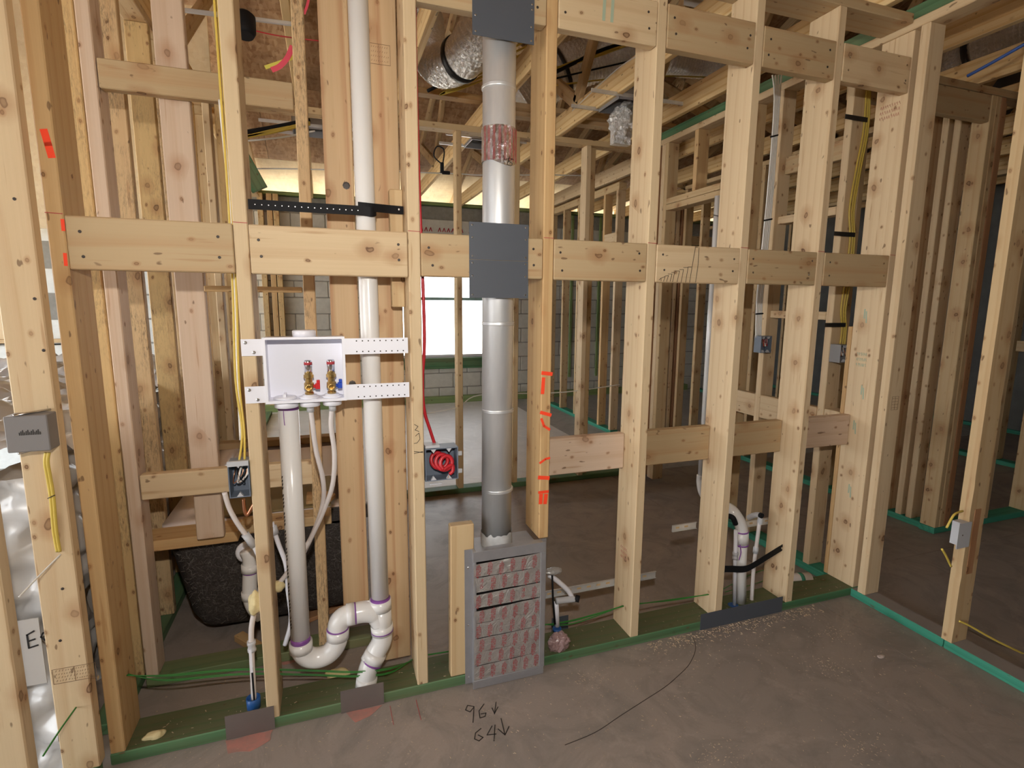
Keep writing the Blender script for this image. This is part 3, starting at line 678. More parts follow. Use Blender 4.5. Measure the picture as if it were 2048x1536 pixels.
tube('primer_band', [(.207, YP, .2662), (.207, YP, .2705)], .0368, PURP, T, 24, sm=0)
tube('trap_elbow', [(.207, YP, .268), (.212, YP, .290), (.228, YP, .306), (.252, YP, .312)], .0345, PVC, T, 24)
tube('hub', [(.238, YP, .311), (.264, YP, .312)], .0375, PVC, T, 24, sm=0)
tube('primer_band', [(.264, YP, .312), (.269, YP, .312)], .0368, PURP, T, 24, sm=0)
ribbon('printed_code', [[(.062, YP - .026, z), (.0635, YP - .0263, z + .006)] for z in [.3 + .012 * k for k in range(45) if k % 5]], (-.7, -1, 0), .003, INK, T)
# ---- vent stack with tee
T = empty('vent_stack', (.347, .07, .04), 'tall white plastic vent pipe with a tee joined by the trap, beside the outlet box', 'pipe')
tube('riser', [(.342, YP, 2.75), (.347, YP, 1.2), (.352, YP, .36)], .0300, PVC, T, 24, sm=0)
tube('primer_band', [(.352, YP, .352), (.352, YP, .344)], .0345, PURP, T, 24, sm=0)
tube('tee_body', [(.352, YP, .350), (.353, YP, .312)], .0372, PVC, T, 24, sm=0)
tube('tee_body', [(.353, YP, .318), (.355, YP, .225)], .0352, PVC, T, 24, sm=0)
tube('tee_branch', [(.262, YP, .312), (.300, YP, .312), (.330, YP, .300), (.350, YP, .262)], [.0362] * 13 + [.034] * 6, PVC, T, 24)
tube('tee_hub', [(.354, YP, .252), (.3555, YP, .222)], .0385, PVC, T, 24, sm=0)
tube('primer_band', [(.3552, YP, .233), (.3553, YP, .229)], .0391, PURP, T, 24, sm=0)
tube('lower_bend', [(.355, YP, .224), (.352, YP, .190), (.330, YP, .150), (.308, YP - .004, .118)], .0350, PVC, T, 24)
tube('hub', [(.333, YP, .150), (.316, YP - .003, .122)], .0385, PVC, T, 24, sm=0)
tube('primer_band', [(.3165, YP - .003, .1225), (.314, YP - .003, .1185)], .0390, PURP, T, 24, sm=0)
tube('lower_pipe', [(.316, YP - .003, .124), (.300, YP - .006, .088), (.290, YP - .01, .03)], .0335, PVC, T, 24)
tube('hub', [(.297, YP - .008, .066), (.292, YP - .01, .034)], .0365, PVC, T, 24, sm=0)

# ---- round duct
T = empty('round_duct', (.781, .07, .5), 'round galvanised steel duct rising from the taped register box', 'duct')
DX, DY, DR = .781, .072, .0545
tube('duct_pipe', [(DX + .004, DY, 2.95), (DX, DY, 1.6), (DX - .004, DY, .49)], DR, GALV, T, 40, sm=0)
for py in (165, 648, 825, 986):
    z = pY(1000, py, .02).z
    lathe('bead', [(DR, -.007), (DR + .0028, -.0035), (DR + .0005, 0), (DR + .0028, .0035), (DR, .007)], (DX, DY, z), (0, 0, 1), GALV, T, 40)
bm = bmesh.new(); z1, z0 = pY(1000, 248, .02).z, pY(1000, 322, .02).z
N, Mr = 60, 26; g = []
for j in range(Mr + 1):
    row = []
    for i in range(N):
        a = 2 * math.pi * i / N; z = z0 + (z1 - z0) * j / Mr + (.012 * math.sin(a * 2 + 1) if j == 0 else 0)
        r = DR + .0018 + .0022 * (vis_noise((math.cos(a), math.sin(a), z * 6), 5))
        row.append(bm.verts.new((DX + r * math.cos(a), DY + r * math.sin(a), z)))
    g.append(row)
for a, b in zip(g, g[1:]):
    for i in range(N): bm.faces.new((a[i], a[(i + 1) % N], b[(i + 1) % N], b[i]))
wrap = bm_obj('foil_tape_band', bm, FOIL, T, smooth=True); wrap['label'] = 'crinkled foil tape band with red print'
def on_duct(ang, z, r=DR + .0042): return Vector((DX + r * math.sin(ang), DY - r * math.cos(ang), z))
L = []
for k in range(9):
    a = -1.25 + k * .31; z = z0 + .004
    while z < z1 - .006:
        d = random.uniform(.004, .009); L.append([on_duct(a + random.uniform(-.03, .03), z), on_duct(a + .07, z + d)]); L.append([on_duct(a + .09, z), on_duct(a + .13, z + d * .8)]); z += d * .75
rb = ribbon('red_print', L, (0, -1, 0), .0009, REDI, T)
def duct_ink(pts): return [on_duct(math.asin(max(-.98, min(.98, (pY(a, b, .02).x - DX) / DR))), pY(a, b, .02).z, DR + .0045) for a, b in pts]
ribbon('marker_48', [duct_ink([(1006, 312), (1007, 320), (1016, 318)]), duct_ink([(1017, 313), (1012, 331)]), duct_ink([(1027, 319), (1017, 316), (1015, 322), (1024, 327), (1020, 332), (1012, 330), (1016, 322), (1025, 317)])], (.3, -1, 0), .0016, INK, T)
bm = bmesh.new(); g = []
for j in range(9):
    row = []
    for i in range(48):
        a = 2 * math.pi * i / 48; top = .545 + .016 * vis_noise((math.cos(a), math.sin(a), 0), 3); z = .488 + (top - .488) * j / 8
        r = DR + .003 + .006 * abs(vis_noise((math.cos(a) * 3, math.sin(a) * 3, z * 30), 1)) * (1 - j / 9)
        row.append(bm.verts.new((DX - .003 + r * math.cos(a), DY + r * math.sin(a), z)))
    g.append(row)
for a, b in zip(g, g[1:]):
    for i in range(48): bm.faces.new((a[i], a[(i + 1) % 48], b[(i + 1) % 48], b[i]))
bm_obj('mastic_seal', bm, RDARK, T, smooth=True)

# ---- register box with foil tape
T = empty('register_box', (.79, .0, 0), 'tall sheet metal register box at floor level, its opening sealed with printed foil tape', 'register box')
boxes('box_body', [(.665, .920, -.001, .135, .045, .498)], BOOT, T, .002)
fl = boxes('flange', [(.637, .665, -.004, -.0012, .004, .522), (.921, .947, -.004, -.0012, .004, .522)], BOOT, T)
heads('flange_screws', [(.650, -.004, .455), (.650, -.004, .235), (.650, -.004, .03), (.936, -.004, .45), (.936, -.004, .25), (.936, -.004, .05)], (0, -1, 0), SCREW, T, r=.004, h=.002)
boxes('rim', [(.663, .672, -.034, -.001, .004, .523), (.915, .924, -.034, -.001, .004, .523), (.672, .915, -.034, -.001, .500, .523), (.672, .915, -.034, -.001, .004, .036)], BOOT, T, .0012)
boxes('front_lip', [(.658, .930, -.038, -.034, .488, .526), (.658, .930, -.038, -.034, .002, .034), (.912, .932, -.038, -.034, .034, .488)], BOOT, T, .001)
boxes('dark_interior', [(.673, .914, -.012, -.010, .036, .498)], INK, T)  # black sheet painting the shade seen through the tape gaps
zt = [.487, .430, .372, .313, .255, .197, .142, .090, .034]
TT = ("Fasson 0810\n0810FX LISTED\nUL 181A-P", "Q1-26")
for k in range(8):
    zz1, zz0 = zt[k] - (.004 if k in (0, 2, 3) else 0), zt[k + 1]
    tl = .007 if k in (0, 2, 3) else .002
    bm = bmesh.new(); NX, NZ = 26, 6; g = []
    for i in range(NX + 1):
        fx = i / NX; row = []
        for j in range(NZ + 1):
            fz = j / NZ; top = zz1 + tl * (fx - .75) * (1 if k != 3 else 1.3); x = .662 + fx * .255; z = zz0 + (top - zz0) * fz
            row.append(bm.verts.new((x, -.0335 - .0024 * (k % 2) * fz + .0028 * vis_noise((x, k, z), 16), z)))
        g.append(row)
    for a, b in zip(g, g[1:]):
        for j in range(NZ): bm.faces.new((a[j], b[j], b[j + 1], a[j + 1]))
    tp = bm_obj('tape_strip', bm, TAPE, T, smooth=True)
    for i in range(6):
        x = .678 + i * .042 + (.012 if k % 2 else 0)
        if x > .905: continue
        q = (k, i) in ((1, 0), (2, 4), (4, 2), (6, 1))
        lettering(TT[1] if q else TT[0], .0140 if q else .0078, (x, -.0385, (zz0 + zz1) / 2 + random.uniform(-.004, .004)), (.12, 0, 1), (0, -1, 0), REDI, tp, 'tape_print')

# ---- cover plates
T = empty('steel_cover_plate', (.76, 0, 1.395), 'pair of dark grey steel guard plates screwed over the duct at mid height', 'steel plate')
for a, b in ((1.5165, 1.634), (1.394, 1.5155)):
    pl = boxes('plate', [(.659, .862, -.0045, -.0025, a, b)], STEEL, T)
    c = (a + b) / 2
    heads('plate_screws', [(.669, -.0045, a + .010), (.852, -.0045, a + .010), (.669, -.0045, b - .010), (.852, -.0045, b - .010), (.669, -.0045, c + .01), (.852, -.0045, c + .01)], (0, -1, 0), SCREW, pl, r=.0032, h=.002)
T = empty('steel_cover_plate', (.77, 0, 2.18), 'dark grey steel guard plate screwed over the duct at the top edge of the photo', 'steel plate')
pl = boxes('plate', [(.672, .873, -.0045, -.0025, 2.185, 2.34)], STEEL, T); boxes('plate', [(.672, .873, -.0045, -.0025, 2.341, 2.46)], STEEL, T)
heads('plate_screws', [(.682, -.0045, 2.195), (.863, -.0045, 2.195), (.682, -.0045, 2.24), (.863, -.0045, 2.235), (.865, -.0045, 2.30), (.865, -.0045, 2.285)], (0, -1, 0), SCREW, pl, r=.0032, h=.002)
for a, b, h, m, lab in ((-.141, .001, .084, BROWNSTEEL, 'brown steel nail guard plate on the bottom plate under the blue sleeve at left'), (.206, .348, .083, BROWNSTEEL, 'brown steel nail guard plate on the bottom plate below the vent stack foot'), (1.667, 2.113, .074, STEEL, 'long grey steel guard plate on the bottom plate in front of the sink drain')):
    o = boxes('nail_guard', [(a, b, -.0035, -.0012, .001, h)], m, None); tag(o, lab, 'steel plate')

# ---- electrical boxes
def open_box(name, x0, x1, y0, y1, z0, z1, mat, label, wires, tabs=0, t=.003):
    T = empty(name, ((x0 + x1) / 2, (y0 + y1) / 2, z0), label, 'electrical box')
    boxes('shell', [(x0, x0 + t, y0, y1, z0, z1), (x1 - t, x1, y0, y1, z0, z1), (x0 + t, x1 - t, y0, y1, z0, z0 + t), (x0 + t, x1 - t, y0, y1, z1 - t, z1), (x0 + t, x1 - t, y1 - t, y1, z0 + t, z1 - t)], mat, T)
    for fx in ((.5,) if tabs == 0 else (.25, .72)):
        cx = x0 + (x1 - x0) * fx
        for z, sg in ((z1 - t, -1), (z0 + t, 1)):
            bm = bmesh.new()
            q = [(cx - .009, y0, z), (cx + .009, y0, z), (cx, y0, z + sg * .013)]
            lo = [bm.verts.new(v) for v in q]; hi = [bm.verts.new((v[0], v[1] + .012, v[2])) for v in q]
            bm.faces.new(lo); bm.faces.new(hi[::-1])
            for k in range(3): bm.faces.new((lo[k], hi[k], hi[(k + 1) % 3], lo[(k + 1) % 3]))
            bm_obj('screw_lug', bm, LGREY, T)
    for k in range(wires[0]):
        cx = x0 + (x1 - x0) * (.3 + .4 * random.random()); zz = (z0 + z1) / 2
        tube('wire_end', [(cx, y1 - .01, z1 - .01), (cx - .006, y0 + .012, z1 - .03), (cx + random.uniform(-.012, .012), y0 + .008, zz - .01), (cx + .012, y0 + .014, zz + .012), (cx + .016, y0 + .02, zz + .03)], .0016, wires[1][k % len(wires[1])], T, 6)
    return T
BX = open_box('switch_box', -.080, -.0225, -.002, .062, .795, .902, GREYB, 'blue-grey single-gang box with bare wires, on the stud left of the washer outlet box', (6, [COPP, WHITC, BLACK]))
boxes('top_bracket', [(-.080, -.0225, -.006, .004, .893, .908)], LGREY, BX)
BX = open_box('dryer_box', .506, .618, -.001, .058, .784, .896, GREYB, 'grey two-gang box holding a thick coil of red cable, right of the standpipe wall', (0, []), 1)
boxes('side_ear', [(.618, .634, .006, .010, .862, .878), (.618, .634, .006, .010, .800, .816)], LGREY, BX, .002)
boxes('top_clip', [(.508, .556, .004, .050, .897, .906)], LGREY, BX)
boxes('nail', [(.520, .560, -.004, .000, .772, .776)], LGREY, BX)
T = empty('red_cable', (.53, .05, .85), 'thick red electrical cable dropping beside a stud into the two-gang box', 'cable')
tube('cable_run', [(.507, .050, 2.36), (.508, .055, 2.1), (.511, .055, 1.75), (.517, .05, 1.45), (.519, .05, 1.25), (.510, .05, 1.12), (.514, .05, 1.02), (.532, .045, .95), (.548, .04, .895)], .0055, REDC, T, 10)
co = []
for k in range(34):
    a = k * .5; co.append((.548 + k * .0011 + .024 * math.cos(a), .030 - .0008 * k + .006 * math.sin(a), .848 + .024 * math.sin(a) - k * .0003))
tube('coil', co, .0068, REDC, T, 10, sm=3)
tube('cable_end', [co[-1], (.598, .006, .832), (.600, .004, .812), (.588, .002, .802)], .0065, REDC, T, 10)
tube('strand', [(.588, .002, .802), (.581, -.002, .790)], .0013, COPP, T, 6, sm=0)

T = empty('grey_box', (-.50, -.065, 1.0), 'closed grey two-gang box nailed to the wide face of the left doorway stud', 'electrical box')
boxes('shell', [(-.547, -.459, -.092, -.040, 1.000, 1.092)], GREY, T, .002)
for z in (1.094, .998): tube('nail', [(-.525, -.093, z), (-.505, -.07, z + .001), (-.47, -.04, z + .003)], .0032, SCREW, T, 8, sm=0)
ribbon('moulded_mark', [[(-.518 + k * .0035, -.0922, 1.044), (-.518 + k * .0035, -.0922, 1.050 + .003 * (k % 3))] for k in range(13)], (0, -1, 0), .002, INK, T)
T = empty('yellow_cable', (-.49, -.045, .7), 'yellow cable pair stapled down the stud under the closed grey box', 'cable', 'yellow cable runs')
for dx in (0, .008): tube('cable_run', [pY(92 + dx * 700, 905, -.05), pY(90 + dx * 700, 925, -.052), pY(96 + dx * 700, 960, -.045), pY(102 + dx * 700, 1000, -.044), pY(107 + dx * 700, 1060, -.044), pY(115 + dx * 600, 1103, -.04)], .0042, YELC, T, 8)
tube('staple', [pY(95, 997, -.05), pY(110, 990, -.05)], .0012, NAIL, T, 6, sm=0)
tag(tube('white_wire', [pY(122, 1108, -.045), pY(80, 1150, -.10), pY(38, 1194, -.16)], .0022, TWINE, None, 6), 'white string end sticking out of the left doorway stud', 'string')

T = empty('yellow_cable', (-.05, .09, .95), 'yellow cables running down the left side of the stud to the blue-grey single-gang box', 'cable', 'yellow cable runs')
for d, m in ((0, YELC), (7, YELC)):
    tube('cable_run', [pY(428 + d, -6, .10), pY(436 + d, 110, .10), pY(448 + d, 280, .10), pY(458 + d, 430, .10), pY(466 + d, 600, .10), pY(471 + d, 760, .10), pY(484 + d * .6, 860, .08), pY(478 + d * 1.6, 925, .03)], .0033, m, T, 8)
tag(tube('white_cable', [pY(440, 200, .12), pY(462, 440, .12), pY(474, 700, .12), pY(482, 880, .1)], .005, WHITC, None, 8), 'white cable behind the yellow cables, left of the washer outlet box', 'cable')

# ---- perforated pipe straps
def strap(name, pts, wd, label):
    T = empty(name, pts[0], label, 'pipe strap')
    pts = smooth_path(pts, 5); bm = bmesh.new(); prev = None
    for i, p in enumerate(pts):
        t = (pts[min(i + 1, len(pts) - 1)] - pts[max(i - 1, 0)]); t.z = 0; t.normalize(); n = Vector((t.y, -t.x, 0)) * .0011
        cur = [bm.verts.new(p + n + Vector((0, 0, wd / 2))), bm.verts.new(p + n - Vector((0, 0, wd / 2))), bm.verts.new(p - n - Vector((0, 0, wd / 2))), bm.verts.new(p - n + Vector((0, 0, wd / 2)))]
        if prev:
            for k in range(4): bm.faces.new((prev[k], cur[k], cur[(k + 1) % 4], prev[(k + 1) % 4]))
        else: bm.faces.new(cur[::-1])
        prev = cur
    bm.faces.new(prev); bmesh.ops.recalc_face_normals(bm, faces=bm.faces); bm_obj('band', bm, BLACK, T)
    return T, pts
a, b, c = pY(496, 408, .02), pY(716, 421, .036), pY(744, 424, .036)
T, pp = strap('pipe_strap', [a, a.lerp(b, .5), b, c, pY(752, 422, .06)], .028, 'black perforated strap tying the vent stack back to the stud left of it')
heads('holes', [a.lerp(b, f / 17) + Vector((0, -.0014, .0)) for f in range(1, 18)], (0, -1, 0), SCREW, T, r=.0018, h=.0004)
T, pp = strap('pipe_strap', [pY(716, 412, .036), pY(744, 415, .040), pY(775, 418, .070), pY(808, 421, .086)], .025, 'short black perforated strap end screwed to the small scrap block right of the vent stack')
heads('screw', [pY(797, 419, .083)], (0, -1, 0), SCREW, T, r=.0048, h=.003)
T, pp = strap('pipe_strap', [P(1446, 1138, 'y', .06), P(1465, 1138, 'y', .040), P(1490, 1138, 'y', .035), P(1508, 1130, 'y', .03), P(1540, 1110, 'y', .035), P(1566, 1094, 'y', .045)], .030, 'black perforated strap slanting up to a stud around the sink drain')
heads('screw', [P(1563, 1096, 'y', .041)], (0, -1, 0), SCREW, T, r=.005, h=.003)

# ---- PEX supply tubes from the outlet box
T = empty('supply_tube', (.15, .05, 1.05), 'translucent supply tube curving down left from the hot valve of the outlet box', 'water tube')
tube('pipe', [(.156, .042, 1.056), pY(624, 840, .045), pY(632, 900, .06), pY(646, 960, .09), pY(645, 1010, .13), pY(622, 1075, .14), pY(590, 1125, .13), pY(548, 1180, .12), pY(515, 1225, .1)], .0078, PEX, T, 12)
lathe('fitting', [(.011, 0), (.011, .018), (.009, .02)], (.156, .042, 1.036), (0, 0, 1), LGREY, T, 14)
T = empty('supply_tube', (.22, .05, 1.05), 'translucent supply tube curving down left from the cold valve of the outlet box', 'water tube')
tube('pipe', [(.222, .042, 1.056), pY(662, 850, .045), pY(669, 910, .055), pY(665, 970, .08), pY(648, 1020, .11), pY(625, 1070, .13), pY(600, 1120, .18), pY(575, 1160, .24)], .0078, PEX, T, 12)
lathe('fitting', [(.011, 0), (.011, .018), (.009, .02)], (.222, .042, 1.036), (0, 0, 1), LGREY, T, 14)
# ---- left tubes below the box
T = empty('supply_tube', (-.05, .06, .04), 'translucent tube with grey coupling rising from a blue sleeve in the leftmost bay', 'water tube')
tube('pipe', [pY(508, 1400, .07), pY(505, 1340, .07), pY(503, 1290, .07), pY(503, 1255, .075), pY(510, 1220, .085), pY(520, 1195, .09)], .0085, PEX, T, 12)
lathe('coupling', [(.013, 0), (.0135, .008), (.0115, .012), (.0115, .022), (.0135, .026), (.013, .036)], pY(504, 1302, .07), (0, 0, 1), LGREY, T, 16)
boxes('hanging_tag', [(-.068, -.060, .050, .051, .18, .262)], PVCC, T)
lathe('sleeve', [(.021, 0), (.022, .04), (.019, .041), (.017, .004)], pY(508, 1416, .072), (0, 0, 1), BLUEP, T, 20)
boxes('black_rod', [(-.0665, -.061, .058, .062, .03, .19)], BLACK, T)
T = empty('supply_tube', (-.06, .1, .75), 'pinkish tube curving from under the single-gang box to a grey coupling by the tub trap', 'water tube')
tube('pipe', [pY(449, 985, .12), pY(458, 1015, .13), pY(474, 1045, .14), pY(492, 1070, .15)], .0078, PEX, T, 12)
tube('coupling', [pY(490, 1068, .15), pY(508, 1092, .155)], .0125, LGREY, T, 14, sm=0)
tube('pipe', [pY(508, 1092, .155), pY(520, 1120, .17), pY(530, 1150, .2)], .0078, PVCC, T, 12)
T = empty('supply_tube', (.02, .15, .4), 'white tube with grey coupling close behind the standpipe', 'water tube')
tube('pipe', [pY(543, 1045, .2), pY(556, 1085, .2), pY(572, 1130, .2), pY(576, 1180, .2), pY(582, 1240, .2), pY(570, 1290, .2)], .0080, PVCC, T, 12)
lathe('coupling', [(.0125, 0), (.0125, .03)], pY(551, 1068, .2), (-.25, 0, 1), LGREY, T, 14)
tag(tube('copper_stub', [pY(487, 998, .14), pY(489, 1020, .14), pY(494, 1030, .14), pY(502, 1018, .14), pY(512, 1000, .14)], .0055, COPP, None, 10), 'small copper pipe bend hanging behind the blue-grey single-gang box', 'pipe')
# ---- tub trap
T = empty('tub_drain', (-.05, .3, .1), 'white plastic tub overflow elbow and trap in front of the black tub shell', 'drain pipe')
YT = .36
q = [pY(494, 1100, YT), pY(500, 1118, YT), pY(500, 1150, YT), pY(500, 1190, YT), pY(508, 1215, YT), pY(524, 1232, YT)]
tube('pipe', q, .026, PVC, T, 20)
lathe('overflow_flange', [(.044, 0), (.044, .006), (.035, .010), (.001, .011)], pY(497, 1103, YT + .05), (0, -1, 0), PVCC, T, 28)
for a, b in (((500, 1128), (500, 1142)), ((500, 1182), (501, 1196))): tube('hub', [pY(*a, YT), pY(*b, YT)], .0305, PVC, T, 20, sm=0)
tube('primer_band', [pY(500, 1143, YT), pY(500, 1145, YT)], .0268, PURP, T, 20, sm=0)

# ---- expanding foam blobs
def blob(c, r, seed, label, group=None, sq=(1, 1, 1)):
    bm = bmesh.new(); bmesh.ops.create_icosphere(bm, subdivisions=3, radius=1)
    for v in bm.verts:
        n = 1 + .35 * vis_noise(v.co * 1.3 + Vector((seed, 0, 0)), 1) + .15 * vis_noise(v.co * 4 + Vector((0, seed, 0)), 1)
        v.co = Vector((v.co.x * sq[0], v.co.y * sq[1], v.co.z * sq[2])) * r * n
    o = bm_obj('foam_blob', bm, FOAM, None, Matrix.Translation(c), smooth=True); tag(o, label, 'foam', group)
blob(pY(511, 1205, .06), .030, 1, 'lumpy cream foam blob stuck on the tube left of the second stud', None, (.8, .7, 1.3))
blob(pY(556, 1172, .12), .020, 2, 'small cream foam blob beside the standpipe at mid trap height', None, (1, .8, 1))
blob(P(676, 1348, 'z', .012), .034, 3, 'flat foam patch on the slab under the trap bend', None, (1.3, .9, .35))
blob(P(308, 1470, 'z', .044), .026, 5, 'finger-shaped foam scrap lying on the bottom plate at far left', None, (1.1, .6, .4))

# ---- green cords
def cord(pts, r, label, n=1):
    T = empty('green_cord', pts[0], label, 'cord', 'green cords strung through the studs')
    for k in range(n): tube('strand', [Vector(p) + Vector((0, .004 * k, (-.011 * k + .004 * (k % 2)) * (1 if 0 < i < len(pts) - 1 else .12))) for i, p in enumerate(pts)], r, GRNC, T, 6)
cord([P(253, 1351, 'x', -.41), pY(330, 1350, .07), pY(480, 1338, .07), pY(620, 1340, .07), pY(710, 1343, .04), pY(780, 1336, .05), P(826, 1320, 'x', .466)], .0017, 'green cords sagging from the far left stud to the stud beside the vent stack', 4)
cord([pY(856, 1310, .1), pY(900, 1303, .1)], .002, 'green cord stretch between the stud and the short stub', 2)
cord([pY(1088, 1250, .07), pY(1150, 1239, .07), P(1248, 1212, 'x', 1.326)], .0024, 'green cord stretch right of the register box', 3)
cord([P(1277, 1208, 'x', 1.364), pY(1350, 1198, .07), P(1418, 1189, 'x', 1.742)], .0024, 'green cord stretch in the bay left of the sink drain', 2)
cord([P(1443, 1180, 'x', 1.78), pY(1500, 1150, .2), pY(1533, 1140, .2), pY(1530, 1160, .2), pY(1450, 1184, .12)], .0018, 'thin green cord loop behind the sink drain', 1)
cord([P(152, 1415, 'y', -.038), pY(120, 1460, -.12), pY(86, 1512, -.2)], .0022, 'green cord end poking out of the doorway stud at lower left', 1)

# ---- sink drain and supplies at right
T = empty('sink_drain', (1.94, .07, .0), 'white sink drain pipe with purple primer and elbow, between two studs at right', 'drain pipe')
tube('pipe', [pY(1481, 1212, .07), pY(1482, 1130, .07), pY(1484, 1080, .07)], .0235, PVC, T, 20, sm=0)
tube('elbow', [pY(1484, 1090, .07), pY(1484, 1062, .07), pY(1478, 1042, .075), pY(1466, 1024, .09), pY(1455, 1016, .13), pY(1452, 1014, .18)], .0265, PVC, T, 20)
tube('coupling', [pY(1484, 1086, .07), pY(1484, 1062, .07)], .0285, PVC, T, 20, sm=0)
for p in (1061, 1087): tube('primer_band', [pY(1484, p, .07), pY(1484, p + 2.5, .07)], .0288, PURP, T, 20, sm=0)
tube('primer_drip', [pY(1480, 1090, .042), pY(1482, 1105, .045), pY(1478, 1120, .045)], .0025, PURP, T, 6)
T = empty('supply_tube', (1.9, .05, .04), 'blue-white tube rising from a blue sleeve left of the sink drain', 'water tube')
tube('pipe', [pY(1469, 1212, .06), pY(1470, 1130, .06), pY(1472, 1060, .06)], .0088, PVCC, T, 12, sm=0)
lathe('coupling', [(.0125, 0), (.0125, .010), (.0105, .012), (.0105, .018), (.0125, .020), (.0125, .032)], pY(1470, 1118, .06), (0, 0, 1), LGREY, T, 14)
tube('elbow', [pY(1471, 1048, .06), pY(1466, 1036, .06), pY(1458, 1032, .08)], .0115, BLACK, T, 10)
lathe('sleeve', [(.026, 0), (.027, .016), (.022, .017)], pY(1466, 1217, .06), (0, 0, 1), BLUEP, T, 20)
T = empty('supply_tube', (2.0, .06, .04), 'pale tube with grey coupling right of the sink drain, ending in a black elbow', 'water tube')
tube('pipe', [pY(1503, 1206, .07), pY(1507, 1140, .07), pY(1513, 1090, .07), pY(1519, 1045, .07)], .0085, PEX, T, 12)
tube('coupling', [pY(1511, 1106, .07), pY(1512, 1094, .07)], .012, LGREY, T, 14, sm=0)
tube('elbow', [pY(1520, 1048, .07), pY(1520, 1032, .075), pY(1510, 1030, .10), pY(1497, 1036, .13)], .0125, LGREY, T, 12)
lathe('cap', [(.012, 0), (.012, .012)], pY(1520, 1030, .07), (0, -1, 0), BLACK, T, 12)
def rail(px0, py0, px1, py1, y, hpx, label, ends=None):
    a, b = pY(px0, py0, y), pY(px1, py1, y); h = .030
    o = boxes('bracket_rail', [(a.x, b.x, y, y + .0015, a.z - h / 2, a.z + h / 2), (a.x, b.x, y - .006, y, a.z + h / 2 - .0015, a.z + h / 2), (a.x, b.x, y - .006, y, a.z - h / 2, a.z - h / 2 + .0015)], GALV, None)
    tag(o, label, 'metal rail')
    n = int((b.x - a.x) / .045)
    for k in range(n): boxes('slot', [(a.x + .02 + k * .045, a.x + .038 + k * .045, y - .0006, y, a.z - .004, a.z + .004)], PINE, o)
    return o
rail(1492, 1048, 1562, 1036, .142, 0, 'short galvanised bracket rail behind the sink drain')
rail(1344, 1057, 1392, 1053, .150, 0, 'galvanised rail end poking out left of the stud with the sink drain')
rail(1085, 1190, 1310, 1168, .142, 0, 'long slotted galvanised rail low behind the bay right of the register box')
T = empty('capped_pipe', (2.36, .33, .02), 'clear film-capped white pipe stub with teal label on the slab behind the right bay', 'pipe')
c = P(1600, 1158, 'z', .03); tube('pipe', [c + Vector((-.10, .02, 0)), c + Vector((.05, -.01, 0))], .03, PEX, T, 16, sm=0); lathe('label_band', [(.0306, 0), (.0306, .02)], c + Vector((-.01, .002, 0)), (1, -.2, 0), TEAL, T, 16)
# ---- stub-out right of the register box
T = empty('supply_stub', (1.0, .06, .04), 'white elbow and black valve stub wrapped in film, low beside the register box', 'water tube')
tube('hose', [pY(1098, 1150, .06), pY(1115, 1162, .06), pY(1135, 1180, .06), pY(1143, 1192, .06)], .010, PVCC, T, 12)
tube('elbow', [pY(1148, 1198, .05), pY(1138, 1199, .05), pY(1112, 1202, .05)], .0125, LGREY, T, 12)
lathe('cap', [(.013, 0), (.013, .018)], pY(1150, 1196, .05), (1, -.6, -.2), BLACK, T, 12)
tube('rod', [pY(1104, 1140, .05), pY(1106, 1200, .05), pY(1110, 1248, .05)], .0042, BLACK, T, 8, sm=0)
tube('stub', [pY(1112, 1205, .06), pY(1113, 1225, .06), pY(1114, 1252, .06)], .0105, PVCC, T, 12, sm=0)
lathe('sleeve', [(.017, 0), (.017, .014)], pY(1114, 1262, .06), (0, 0, 1), BLUEP, T, 16)
o = boxes('nail_guard', [(1.04, 1.115, .142, .144, .0, .095)], STEEL, None); tag(o, 'small dark steel guard plate on the back of the bottom plate beside the register box', 'steel plate')
def crumple(name, c, s, seed, mat, label, cat, sub=4, amp=.35):
    bm = bmesh.new(); bmesh.ops.create_icosphere(bm, subdivisions=sub, radius=1)
    for v in bm.verts:
        n = 1 + amp * mnoise.turbulence(v.co * 1.7 + Vector((seed, 1, 2)), 3, True) - amp * .5
        v.co = Vector((v.co.x * s[0], v.co.y * s[1], v.co.z * s[2])) * n
    o = bm_obj(name, bm, mat, None, Matrix.Translation(c)); tag(o, label, cat); return o
crumple('film_wrap', pY(1118, 1285, .03), (.045, .03, .045), 4, plain('pinkish_film', (.36, .24, .24), .3, bump=.6, scale=30), 'crumpled pinkish film around the foot of the stub beside the register box', 'film')
crumple('film_wrap', pY(1108, 1142, .05), (.035, .02, .014), 9, plain('grey_film', (.35, .34, .33), .25, bump=.6, scale=30), 'small grey film scrap on top of the black rod beside the register box', 'film', 3)

# ---- bath tub behind
T = empty('bath_tub', (-.05, 1.2, .05), 'bathtub with dark fibrous underside and pale rim standing behind the left studs', 'bathtub')
def ring(x0, x1, y0, y1, z, r, n=6):
    out = []
    for cx, cy, a0 in ((x1 - r, y1 - r, 0), (x0 + r, y1 - r, 90), (x0 + r, y0 + r, 180), (x1 - r, y0 + r, 270)):
        for k in range(n + 1):
            a = math.radians(a0 + 90 * k / n); out.append(Vector((cx + r * math.cos(a), cy + r * math.sin(a), z)))
    return out
def loft(name, rings, mat, parent, capend=True, smooth=True):
    bm = bmesh.new(); R = [[bm.verts.new(p) for p in r] for r in rings]
    for a, b in zip(R, R[1:]):
        n = len(a)
        for k in range(n): bm.faces.new((a[k], a[(k + 1) % n], b[(k + 1) % n], b[k]))
    if capend: bm.faces.new(R[-1])
    bmesh.ops.recalc_face_normals(bm, faces=bm.faces); return bm_obj(name, bm, mat, parent, smooth=smooth)
